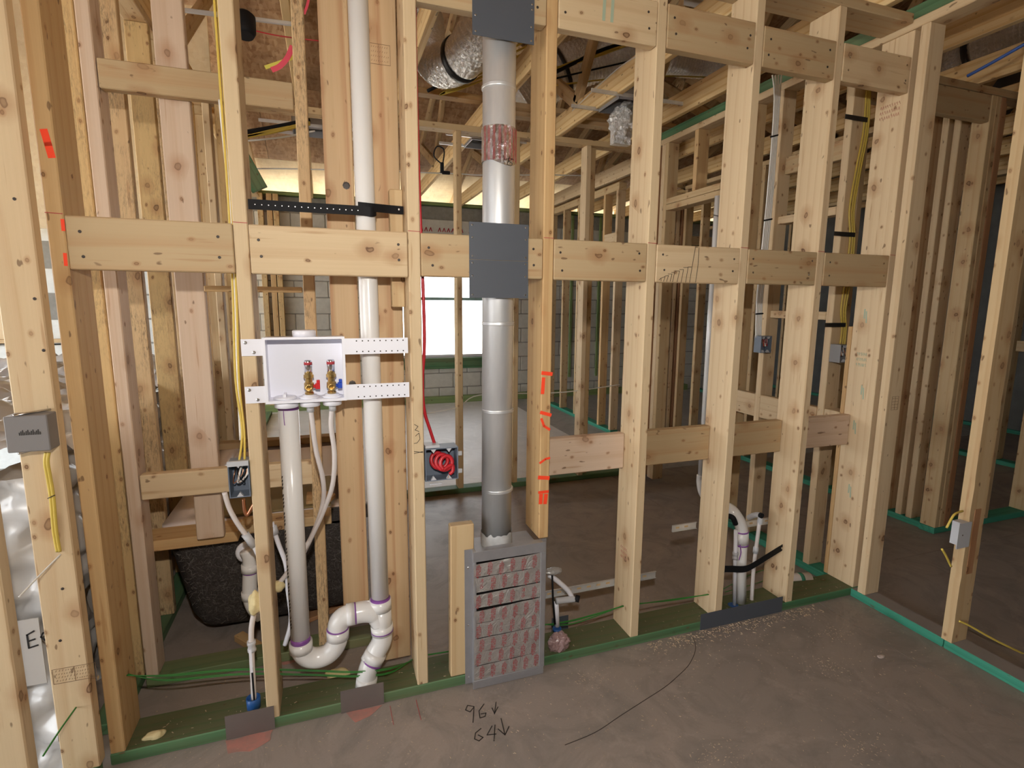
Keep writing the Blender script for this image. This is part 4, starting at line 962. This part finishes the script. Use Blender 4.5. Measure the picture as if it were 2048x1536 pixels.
loft('shell', [ring(-.395, .33, .50, 1.80, .472, .05), ring(-.39, .33, .51, 1.78, .42, .06), ring(-.345, .31, .53, 1.72, .14, .07), ring(-.325, .29, .56, 1.70, .075, .08), ring(-.27, .24, .63, 1.66, .03, .09)], TUBB, T)
loft('basin', [ring(-.43, .345, .585, 1.86, .474, .03), ring(-.43, .345, .585, 1.86, .505, .03), ring(-.32, .25, .66, 1.78, .508, .08), ring(-.30, .23, .70, 1.74, .30, .09), ring(-.26, .19, .76, 1.68, .15, .09)], TUBW, T)
bm = bmesh.new()
for _ in range(900):
    fx, fz = random.random(), random.random() ** .8; x = -.36 + .66 * fx + .03 * (1 - fz) * (1 - 2 * fx); z = .10 + fz * .37; y = .499 + .028 * (1 - fz) + .0005
    a = random.uniform(0, 3.14); l = random.uniform(.004, .012); d = Vector((math.cos(a), 0, math.sin(a))) * l; n_ = Vector((-d.z, 0, d.x)).normalized() * .0006
    p = Vector((x, y - .001, z)); v = [bm.verts.new(p - d - n_), bm.verts.new(p + d - n_ + Vector((0, -.002, 0))), bm.verts.new(p + d + n_ + Vector((0, -.002, 0))), bm.verts.new(p - d + n_)]; bm.faces.new(v)
fb_ = bm_obj('loose_fibres', bm, plain('pale_fibre', (.17, .155, .14), .7), T); fb_['kind'] = 'stuff'
boxes('rim_edge', [(.20, .36, .565, .58, .455, .512)], TUBB, T)
board('deck_block', -.42, .34, 1.72, 1.80, .506, .545, TAN, T)
o = board('cover_board', -.27, .20, .60, 1.0, .512, .520, OLIVE, T, bev=0)
o = board('cover_board', -.30, .24, 1.02, 1.6, .510, .516, TUBW, T, bev=0)
bm = bmesh.new()
vs = [(.10, .62), (.20, .62), (.22, .67), (.20, .72), (.10, .74)]
lo = [bm.verts.new((x, y, .522)) for x, y in vs]; hi = [bm.verts.new((x, y, .536)) for x, y in vs]
bm.faces.new(hi); bm.faces.new(lo[::-1])
for k in range(5): bm.faces.new((lo[k], lo[(k + 1) % 5], hi[(k + 1) % 5], hi[k]))
tag(bm_obj('board_scrap', bm, AMBER, None), 'torn orange-brown scrap of sheathing lying on the tub cover', 'wood scrap')
tag(board('wood_offcut', -.21, -.06, .47, .51, .001, .030, AMBER, None, rot=Quaternion((0, 0, 1), math.radians(-52))), 'loose lumber offcut on the slab in front of the tub shell', 'wood scrap')
tag(board('plank_scrap', .05, .30, .62, .70, .001, .02, RED, None, rot=Quaternion((0, 0, 1), math.radians(25))), 'dark flat plank scrap on the slab under the tub right end', 'wood scrap')

# ---- film-wrapped unit at the far left
T = empty('wrapped_unit', (-1.3, 1.2, 0), 'large bathroom unit wrapped in crumpled white poly film, beyond the left wall studs', 'wrapped unit')
bm = bmesh.new(); NX, NY, NZ = 70, 90, 44
def film_pt(x, y, z):
    v = Vector((x, y, z)); n = mnoise.turbulence(v * 3.1, 4, True, noise_basis='VORONOI_F2F1') * .075 + vis_noise(v, 6) * .02 + mnoise.noise(v * 22) * .004; return n
x0, x1, y0, y1, zt_ = -2.2, -.565, .08, 2.9, .90
gx = [[bm.verts.new((x1 - film_pt(x1, y0 + (y1 - y0) * j / NY, zt_ * k / NZ), y0 + (y1 - y0) * j / NY, zt_ * k / NZ)) for k in range(NZ + 1)] for j in range(NY + 1)]
gy = [[bm.verts.new((x0 + (x1 - x0) * i / NX, y0 - film_pt(x0 + (x1 - x0) * i / NX, y0, zt_ * k / NZ) + .05, zt_ * k / NZ)) for k in range(NZ + 1)] for i in range(NX + 1)]
gz = [[bm.verts.new((x0 + (x1 - x0) * i / NX, y0 + (y1 - y0) * j / NY, zt_ + film_pt(x0 + (x1 - x0) * i / NX, y0 + (y1 - y0) * j / NY, zt_) - .03)) for j in range(NY + 1)] for i in range(NX + 1)]
for g in (gx, gy, gz):
    for a, b in zip(g, g[1:]):
        for k in range(len(a) - 1): bm.faces.new((a[k], a[k + 1], b[k + 1], b[k]))
bmesh.ops.recalc_face_normals(bm, faces=bm.faces)
bm_obj('film_cover', bm, FILM, T, smooth=True)
YE = .012
ribbon('marker_letters', [[pY(a, b, YE) for a, b in ln] for ln in ([(68, 1262), (54, 1270), (58, 1296), (76, 1290)], [(56, 1283), (70, 1278)], [(98, 1262), (86, 1266), (82, 1274), (90, 1280), (104, 1276)])], (0, -1, 0), .0045, INK, T)
boxes('flat_film_patch', [(-.92, -.58, YE + .001, YE + .003, .30, .50)], FILM, T)

# ---- cables and boxes on wall_right studs
T = empty('yellow_cable', (2.58, .23, 1.2), 'yellow cables running down the stud above the steel box, held by three black tapes', 'cable', 'yellow cable runs')
YC = .234
for d in (0, 5, 9):
    tube('cable_run', [pY(1733 + d * .8, 175, YC), pY(1727 + d, 260, YC), pY(1712 + d, 340, YC), pY(1699 + d, 420, YC), pY(1700 + d, 480, YC), pY(1690 + d * 1.2, 560, YC), pY(1682 + d, 620, YC), pY(1684 + d * .9, 655, YC), pY(1680 + d, 690, YC)], .0042, YELC, T, 8)
for (a, b), (c, d) in (((1690, 233), (1735, 229)), ((1667, 467), (1710, 463)), ((1648, 650), (1691, 646))):
    p, q = pY(a, b, YC - .006), pY(c, d, YC - .006); boxes('tape_band', [(p.x, q.x, YC - .009, YC - .006, p.z - .010, p.z + .010)], TAPEK, T)
a, b = pY(1640, 690, .20), pY(1691, 724, .20)
open_box('switch_box', 2.535, 2.60, .178, .236, b.z, a.z, GREY, 'open grey box with coiled wires under the black-taped yellow cables', (3, [COPP, WHITC]))
T = empty('white_cables', (2.58, .64, 1.1), 'bundle of white cables running down a stud to the crowded box, right of the middle', 'cable')
for d in range(4):
    tube('cable_run', [P(1545 + d * 6, 150, 'y', .64), P(1549 + d * 3.5, 190, 'y', .64), P(1545 + d * 3, 270, 'y', .64), P(1534 + d * 3.5, 400, 'y', .64), P(1524 + d * 3.5, 500, 'y', .64), P(1514 + d * 3.5, 600, 'y', .64), P(1512 + d * 3, 675, 'y', .64)], .0045, WHITC, T, 8)
for a, b in (((1541, 274), (1556, 270)), ((1528, 441), (1544, 438)), ((1512, 628), (1526, 627))): tube('cable_tie', [P(a[0], a[1], 'y', .632), P(b[0], b[1], 'y', .632)], .004, BLACK, T, 6, sm=0)
a, b = P(1490, 673, 'y', .6), P(1520, 706, 'y', .6)
open_box('switch_box', 2.46, 2.534, .60, .65, b.z, a.z, GREYB, 'open box crowded with coloured wires under the white cable bundle', (9, [COPP, WHITC, REDC, BLACK]), 1)
T = empty('metal_box', (2.5, -.45, .3), 'light grey metal box cover beside the rough-edged stud at right, with yellow cable', 'electrical box')
a, b = P(1884, 1052, 'y', -.45), P(1912, 1098, 'y', -.45)
boxes('cover', [(2.462, 2.534, -.452, -.449, b.z, a.z - .005), (2.49, 2.532, -.449, -.41, b.z + .005, a.z - .01)], LGREY, T)
heads('cover_screw', [(2.487, -.452, (a.z + b.z) / 2)], (0, -1, 0), SCREW, T, r=.003)
T = empty('yellow_cable', (2.55, -.44, .2), 'yellow cable passing through the rough-edged stud and the metal box at right', 'cable', 'yellow cable runs')
tube('cable_run', [P(1925, 1022, 'y', -.43), P(1908, 1030, 'y', -.44), P(1893, 1056, 'y', -.44)], .0042, YELC, T, 8)
tube('cable_run', [P(1884, 1098, 'y', -.44), P(1892, 1112, 'y', -.44), P(1902, 1133, 'y', -.44)], .0042, YELC, T, 8)
tube('cable_run', [P(1918, 1242, 'y', -.442), P(1940, 1252, 'y', -.46), P(1990, 1280, 'y', -.5), P(2060, 1314, 'y', -.55)], .0042, YELC, T, 8)
T = empty('white_pipe', (2.44, 1.0, .2), 'tall white plastic pipe with printed edge and bottom elbow, beyond the sink drain bay', 'pipe')
tube('pipe', [P(1437, 392, 'y', 1.0), P(1402, 960, 'y', 1.0)], .0215, PVC, T, 16, sm=0)
tube('elbow', [P(1402, 950, 'y', 1.0), P(1401, 965, 'y', 1.0), P(1405, 985, 'y', .98), P(1415, 1000, 'y', .95)], .026, PVC, T, 16)
tube('lower_pipe', [P(1415, 998, 'y', .95), P(1418, 1015, 'y', .95), (P(1420, 1020, 'y', .95).x, .95, .0)], .0215, PVC, T, 14, sm=0)
tube('long_nail', [P(1427, 430, 'y', .97), P(1448, 434, 'y', .9)], .002, NAIL, T, 6, sm=0)

# ---- attic services
def flex(name, pts, r, label, mat=FOIL, pitch=.03):
    T = empty(name, pts[0], label, 'flexible duct'); p = smooth_path(pts, 14); L = 0; rr = []
    for i, q in enumerate(p):
        if i: L += (p[i] - p[i - 1]).length
        rr.append(r * (1 + .035 * math.sin(L / pitch * 2 * math.pi)))
    # resample finely
    fine = []; 
    for a, b in zip(p, p[1:]):
        for k in range(4): fine.append(a.lerp(b, k / 4))
    L = 0; rr = []
    for i, q in enumerate(fine):
        if i: L += (fine[i] - fine[i - 1]).length
        rr.append(r * (1 + .045 * math.sin(L / pitch * 2 * math.pi)))
    bm = bmesh.new(); tube_bm(bm, fine, rr, 26); bm_obj('liner', bm, mat, T, smooth=True); return T, fine
YF = 1.35
T, f = flex('flex_duct', [P(1010, -30, 'y', 1.0), P(965, 55, 'y', 1.15), P(925, 115, 'y', YF), P(880, 130, 'y', 1.55), P(855, 90, 'y', 1.75), P(850, 40, 'y', 1.9)], .112, 'shiny foil flexible duct bending up behind the top steel plate')
def hoop(T, c, d, r): lathe('support_strap', [(r, -.014), (r + .004, -.014), (r + .004, .014), (r, .014)], c, d, TAPEK, T, 28)
i = int(len(f) * .42); hoop(T, f[i], f[i + 1] - f[i - 1], .119)
T, f = flex('flex_duct', [P(1040, 205, 'y', 2.6), P(1120, 145, 'y', 2.5), P(1200, 112, 'y', 2.4), P(1290, 60, 'y', 2.2)], .17, 'foil flexible duct lying across the trusses behind the upper middle blocks')
i = int(len(f) * .35); hoop(T, f[i], f[i + 1] - f[i - 1], .178)
T, f = flex('flex_duct', [P(1330, 120, 'y', 2.4), P(1400, 128, 'y', 2.4), P(1490, 130, 'y', 2.2)], .11, 'small foil flexible duct seen through the trusses above the right bays')
T, f = flex('flex_duct', [P(1870, 170, 'y', 1.2), P(1960, 110, 'y', .9), P(2080, 60, 'y', .6)], .16, 'dark foil flexible duct at the upper right corner')
i = int(len(f) * .5); hoop(T, f[i], f[i + 1] - f[i - 1], .168)
def cable(label, pts, r, mat, n=1, dz=.02):
    T = empty('attic_cable', pts[0], label, 'cable')
    for k in range(n): tube('cable_run', [Vector(p) + Vector((0, 0, dz * k * (i / max(1, len(pts) - 1)))) for i, p in enumerate(pts)], r, mat, T, 6)
cable('fan of yellow attic cables left of the round duct', [P(880, 190, 'y', 1.7), P(920, 178, 'y', 1.7), P(972, 158, 'y', 1.7), P(1060, 125, 'y', 1.7)], .006, YELC, 5, .035)
cable('black attic cable above the yellow fan left of the round duct', [P(855, 182, 'y', 1.65), P(910, 155, 'y', 1.65), P(975, 125, 'y', 1.65)], .010, BLACK, 1)
cable('thick black attic cable sagging behind the upper middle block', [P(1100, 150, 'y', 1.8), P(1150, 125, 'y', 1.8), P(1210, 98, 'y', 1.8), P(1290, 75, 'y', 1.8)], .013, BLACK, 1)
cable('yellow attic cables under the thick black cable behind the upper middle block', [P(1100, 140, 'y', 1.8), P(1160, 124, 'y', 1.8), P(1230, 100, 'y', 1.8), P(1300, 72, 'y', 1.8)], .006, YELC, 4, .02)
cable('dark thin attic cable right of the orange-marked stud', [P(1100, 160, 'y', 1.8), P(1170, 143, 'y', 1.8), P(1280, 118, 'y', 1.8)], .006, BLACK, 1)
cable('single yellow attic cable crossing below the black ones', [P(1100, 172, 'y', 2.2), P(1200, 160, 'y', 2.2), P(1300, 152, 'y', 2.2), P(1440, 155, 'y', 2.2)], .006, YELC, 1)
cable('black and yellow attic cables left of the rough stud', [P(480, 266, 'y', 1.4), P(540, 256, 'y', 1.4), P(620, 240, 'y', 1.4)], .011, BLACK, 1)
cable('yellow attic cables left of the rough stud under the black one', [P(480, 276, 'y', 1.4), P(540, 266, 'y', 1.4), P(620, 248, 'y', 1.4)], .007, YELC, 3, .012)
cable('white attic cable below the yellow ones left of the rough stud', [P(480, 283, 'y', 1.45), P(560, 275, 'y', 1.45), P(630, 262, 'y', 1.45)], .005, WHITC, 1)
cable('white cable strung level across the far rooms under the trusses', [P(480, 338, 'y', 3.0), P(600, 338, 'y', 3.0), P(900, 347, 'y', 3.0), P(960, 350, 'y', 3.0), P(1100, 350, 'y', 3.0), P(1190, 352, 'y', 3.0)], .005, WHITC, 1)
cable('white cable strung through the middle partition studs', [P(846, 828, 'y', 2.0), P(915, 815, 'y', 1.97), P(960, 790, 'y', 1.97), P(1100, 786, 'y', 1.97), P(1165, 780, 'y', 1.97), P(1240, 769, 'y', 2.0)], .004, TWINE, 1)
cable('blue flat cable over the chord at the upper right corner', [P(1935, 152, 'x', 3.15), P(1990, 122, 'x', 3.15), P(2060, 82, 'x', 3.15)], .008, BLUR, 1)
cable('white cable looped over the long truss chord', [P(1145, 222, 'x', 1.92), P(1200, 170, 'x', 1.92), P(1240, 135, 'x', 1.92), P(1275, 112, 'x', 1.92)], .006, WHITC, 1)
def boot(x, y, z, s, label):
    T = empty('ceiling_boot', (x, y, z), label, 'register boot')
    h = s * .5; t = .004
    boxes('collar', [(x - h, x - h + t, y - h, y + h, z, z + .11), (x + h - t, x + h, y - h, y + h, z, z + .11), (x - h, x + h, y - h, y - h + t, z, z + .11), (x - h, x + h, y + h - t, y + h, z, z + .11), (x - h, x + h, y - h, y + h, z + .11, z + .114)], BOOT, T)
    boxes('hanger_rail', [(x - .32, x + .32, y - h - .01, y - h, z + .01, z + .03), (x - .32, x + .32, y + h, y + h + .01, z + .01, z + .03)], GALV, T)
    return T
c = P(960, 282, 'z', 2.60); T = boot(c.x + .05, c.y + .1, 2.60, .24, 'square sheet metal ceiling boot left of the foil-banded duct')
c = P(1245, 215, 'z', 2.60); T = boot(c.x + .03, c.y, 2.60, .26, 'square sheet metal ceiling boot with hanging foil and clear film, upper middle')
crumple('hanging_foil', P(1248, 245, 'z', 2.52), (.10, .09, .11), 12, FOIL, 'crumpled foil flap hanging out of the upper middle ceiling boot', 'foil', 4, .5)
fb = P(1245, 275, 'z', 2.42); bm = bmesh.new(); add_box(bm, fb.x - .06, fb.x + .06, fb.y, fb.y + .05, 2.38, 2.55)
tag(bm_obj('ribbed_liner', bm, FOIL, None), 'ribbed silver liner stub below the hanging foil', 'duct liner')
c = P(618, 260, 'z', 2.6); T = boot(c.x, c.y, 2.58, .22, 'square ceiling boot with clear film seen between the rough stud and the red-grained board')
tag(beam('perforated_plate', P(1368, -6, 'y', .9), P(1430, 8, 'y', .9), .08, .004, GALV, None, up=Vector((0, 0, 1))), 'perforated metal truss plate at the very top, right of the middle', 'metal plate')
# can light
T = empty('can_light', P(490, 50, 'y', 1.05), 'black can light fitting clipped to a steel hanger bar, upper left', 'light fitting')
beam('hanger_bar', P(365, 20, 'y', 1.05), P(600, 50, 'y', 1.05), .018, .012, GALV, T, up=Vector((0, 0, 1)))
lathe('can', [(.035, 0), (.045, .02), (.045, .085), (.03, .10)], P(490, 72, 'y', 1.03), (0, .2, 1), BLACK, T, 20)
tube('red_lead', [P(512, 62, 'y', 1.2), P(560, 72, 'y', 1.2), P(640, 82, 'y', 1.2)], .003, REDC, T, 6)
T = empty('hanging_wire', P(878, 300, 'y', 1.6), 'black coiled lead with a plug hanging left of the round duct', 'wire')
tube('loop', [P(886, 330, 'y', 1.6), P(868, 312, 'y', 1.6), P(874, 293, 'y', 1.6), (P(888, 300, 'y', 1.6)), P(886, 325, 'y', 1.6)], .004, BLACK, T, 6)
beam('plug', P(884, 325, 'y', 1.58), P(884, 346, 'y', 1.58), .02, .02, BLACK, T); beam('plug_arm', P(884, 345, 'y', 1.58), P(900, 346, 'y', 1.58), .02, .012, BLACK, T, up=Vector((0, 0, 1)))
# ribbons of flagging tape
def tape(pts, wd, mat, label):
    pts = smooth_path(pts, 5); bm = bmesh.new(); pr = None
    for i, p in enumerate(pts):
        o = Vector((.0, 0, wd / 2)); t = (pts[min(i + 1, len(pts) - 1)] - pts[max(i - 1, 0)]).normalized(); s_ = t.cross(Vector((0, 1, 0))).normalized() * wd / 2
        c = [bm.verts.new(p + s_ + Vector((0, -.0006, 0))), bm.verts.new(p - s_ + Vector((0, -.0006, 0))), bm.verts.new(p - s_ + Vector((0, .0006, 0))), bm.verts.new(p + s_ + Vector((0, .0006, 0)))]
        if pr:
            for k in range(4): bm.faces.new((pr[k], c[k], c[(k + 1) % 4], pr[(k + 1) % 4]))
        pr = c
    bmesh.ops.recalc_face_normals(bm, faces=bm.faces); tag(bm_obj('flagging_tape', bm, mat, None), label, 'ribbon')
tape([P(585, 92, 'y', 1.0), P(575, 115, 'y', 1.0), P(560, 132, 'y', 1.0), P(543, 140, 'y', 1.0)], .022, PINKR, 'pink flagging tape tail behind the rough stud near the top')
tape([P(588, 114, 'y', 1.02), P(560, 125, 'y', 1.02), P(530, 135, 'y', 1.02)], .016, YELR, 'dull yellow flagging tape tail crossing under the pink one')
tape([P(618, -5, 'y', .8), P(614, 12, 'y', .8), P(608, 28, 'y', .8)], .010, PINKR, 'thin pink flagging tape right of the rough stud at the top edge')

# =================================================================== floor marks and debris
def fl(pts): return [P(a, b, 'z', .0003) for a, b in pts]
ribbon('marker_96', [fl([(948, 1413), (935, 1411), (931, 1420), (940, 1424), (948, 1414), (946, 1445)]), fl([(968, 1408), (958, 1422), (960, 1436), (970, 1433), (972, 1426), (962, 1428)]), fl([(992, 1404), (989, 1428)]), fl([(984, 1416), (989, 1427), (996, 1414)])], (0, 0, 1), .003, INK, floor)
ribbon('marker_64', [fl([(962, 1457), (951, 1466), (949, 1478), (958, 1482), (966, 1475), (956, 1470)]), fl([(984, 1452), (974, 1470), (992, 1468)]), fl([(990, 1450), (988, 1482)]), fl([(1002, 1437), (1010, 1470)]), fl([(996, 1458), (1010, 1470), (1018, 1453)])], (0, 0, 1), .003, INK, floor)
arc = [(1386, 1276), (1391, 1292), (1388, 1310), (1376, 1332), (1356, 1352), (1330, 1374), (1290, 1400), (1240, 1432), (1190, 1465), (1130, 1490)]
ribbon('pencil_arc', [[P(p.x, p.y, 'z', .0003) for p in smooth_path([(a, b, 0) for a, b in arc], 4)]], (0, 0, 1), .0022, NAIL, floor)
ribbon('chalk_line', [[(-.38, .165, .0003), (1.1, .165, .0003)], [(1.1, .165, .0003), (2.5, .162, .0003)]], (0, 0, 1), .004, REDI, floor)
ribbon('chalk_line', [fl([(780, 1412), (787, 1450)]), fl([(832, 1400), (842, 1440)])], (0, 0, 1), .0015, REDI, floor)
def patch(px, name, mat):
    bm = bmesh.new(); pts = [P(a, b, 'z', .0) for a, b in px]; pts = [Vector((p.x, p.y, 0)) for p in pts]; c = sum(pts, Vector()) / len(pts); out = []
    for i in range(len(pts)):
        a, b = pts[i], pts[(i + 1) % len(pts)]
        for k in range(6):
            q = a.lerp(b, k / 6); q = c + (q - c) * (1 + .22 * vis_noise(q, 22)); out.append(q)
    lo = [bm.verts.new(p) for p in out]; hi = [bm.verts.new(p + Vector((0, 0, .0008))) for p in out]
    bm.faces.new(hi)
    for k in range(len(lo)): bm.faces.new((lo[k], lo[(k + 1) % len(lo)], hi[(k + 1) % len(lo)], hi[k]))
    bmesh.ops.recalc_face_normals(bm, faces=bm.faces); bm_obj(name, bm, mat, floor)
patch([(452, 1482), (548, 1458), (540, 1480), (500, 1504), (455, 1508)], 'pink_paint_patch', PINKP)
patch([(690, 1426), (765, 1410), (740, 1432), (712, 1444)], 'pink_paint_patch', PINKP)
patch([(560, 1312), (592, 1304), (596, 1322), (566, 1330)], 'pink_paint_patch', PINKP)
crumple('paint_flake', P(1762, 1313, 'z', .004), (.018, .010, .005), 3, plain('pale_flake', (.5, .42, .38), .8), 'pale flake of wood lying on the slab near the right saw cut', 'debris', 2)
bm = bmesh.new()
def chip(x, y, z, s):
    a = random.uniform(0, 6.28); d = Vector((math.cos(a), math.sin(a), 0)) * s * random.uniform(.8, 2.2); e = Vector((-math.sin(a), math.cos(a), 0)) * s * .5; h = Vector((0, 0, s * .5)); p = Vector((x, y, z))
    v = [bm.verts.new(p - d - e), bm.verts.new(p + d - e), bm.verts.new(p + d + e), bm.verts.new(p - d + e)]; t = bm.verts.new(p + h)
    for k in range(4): bm.faces.new((v[k], v[(k + 1) % 4], t))
for _ in range(1500): chip(random.uniform(-.4, 2.5), -abs(random.gauss(0, .5)) - .01, .0003, random.uniform(.0008, .0022))
for _ in range(500): chip(random.uniform(1.4, 2.3), -abs(random.gauss(0, .035)) - .006, .0003, random.uniform(.0015, .004))
for cx, cy in ((1.3, -.55), (1.75, -.66), (2.2, -.2), (1.1, -.12), (2.0, -.35), (1.5, -.75)):
    for _ in range(90): chip(random.gauss(cx, .05), random.gauss(cy, .03), .0003, random.uniform(.0008, .002))
for _ in range(250): chip(random.uniform(-.4, 2.5), random.uniform(.15, .33), .0003, random.uniform(.001, .003))
for _ in range(160): chip(random.uniform(-.4, 2.5), random.uniform(.01, .13), .0383, random.uniform(.001, .0025))
tag(bm_obj('sawdust', bm, DEB, None), 'sawdust and small wood chips scattered over the slab and bottom plate', 'debris', kind='stuff')
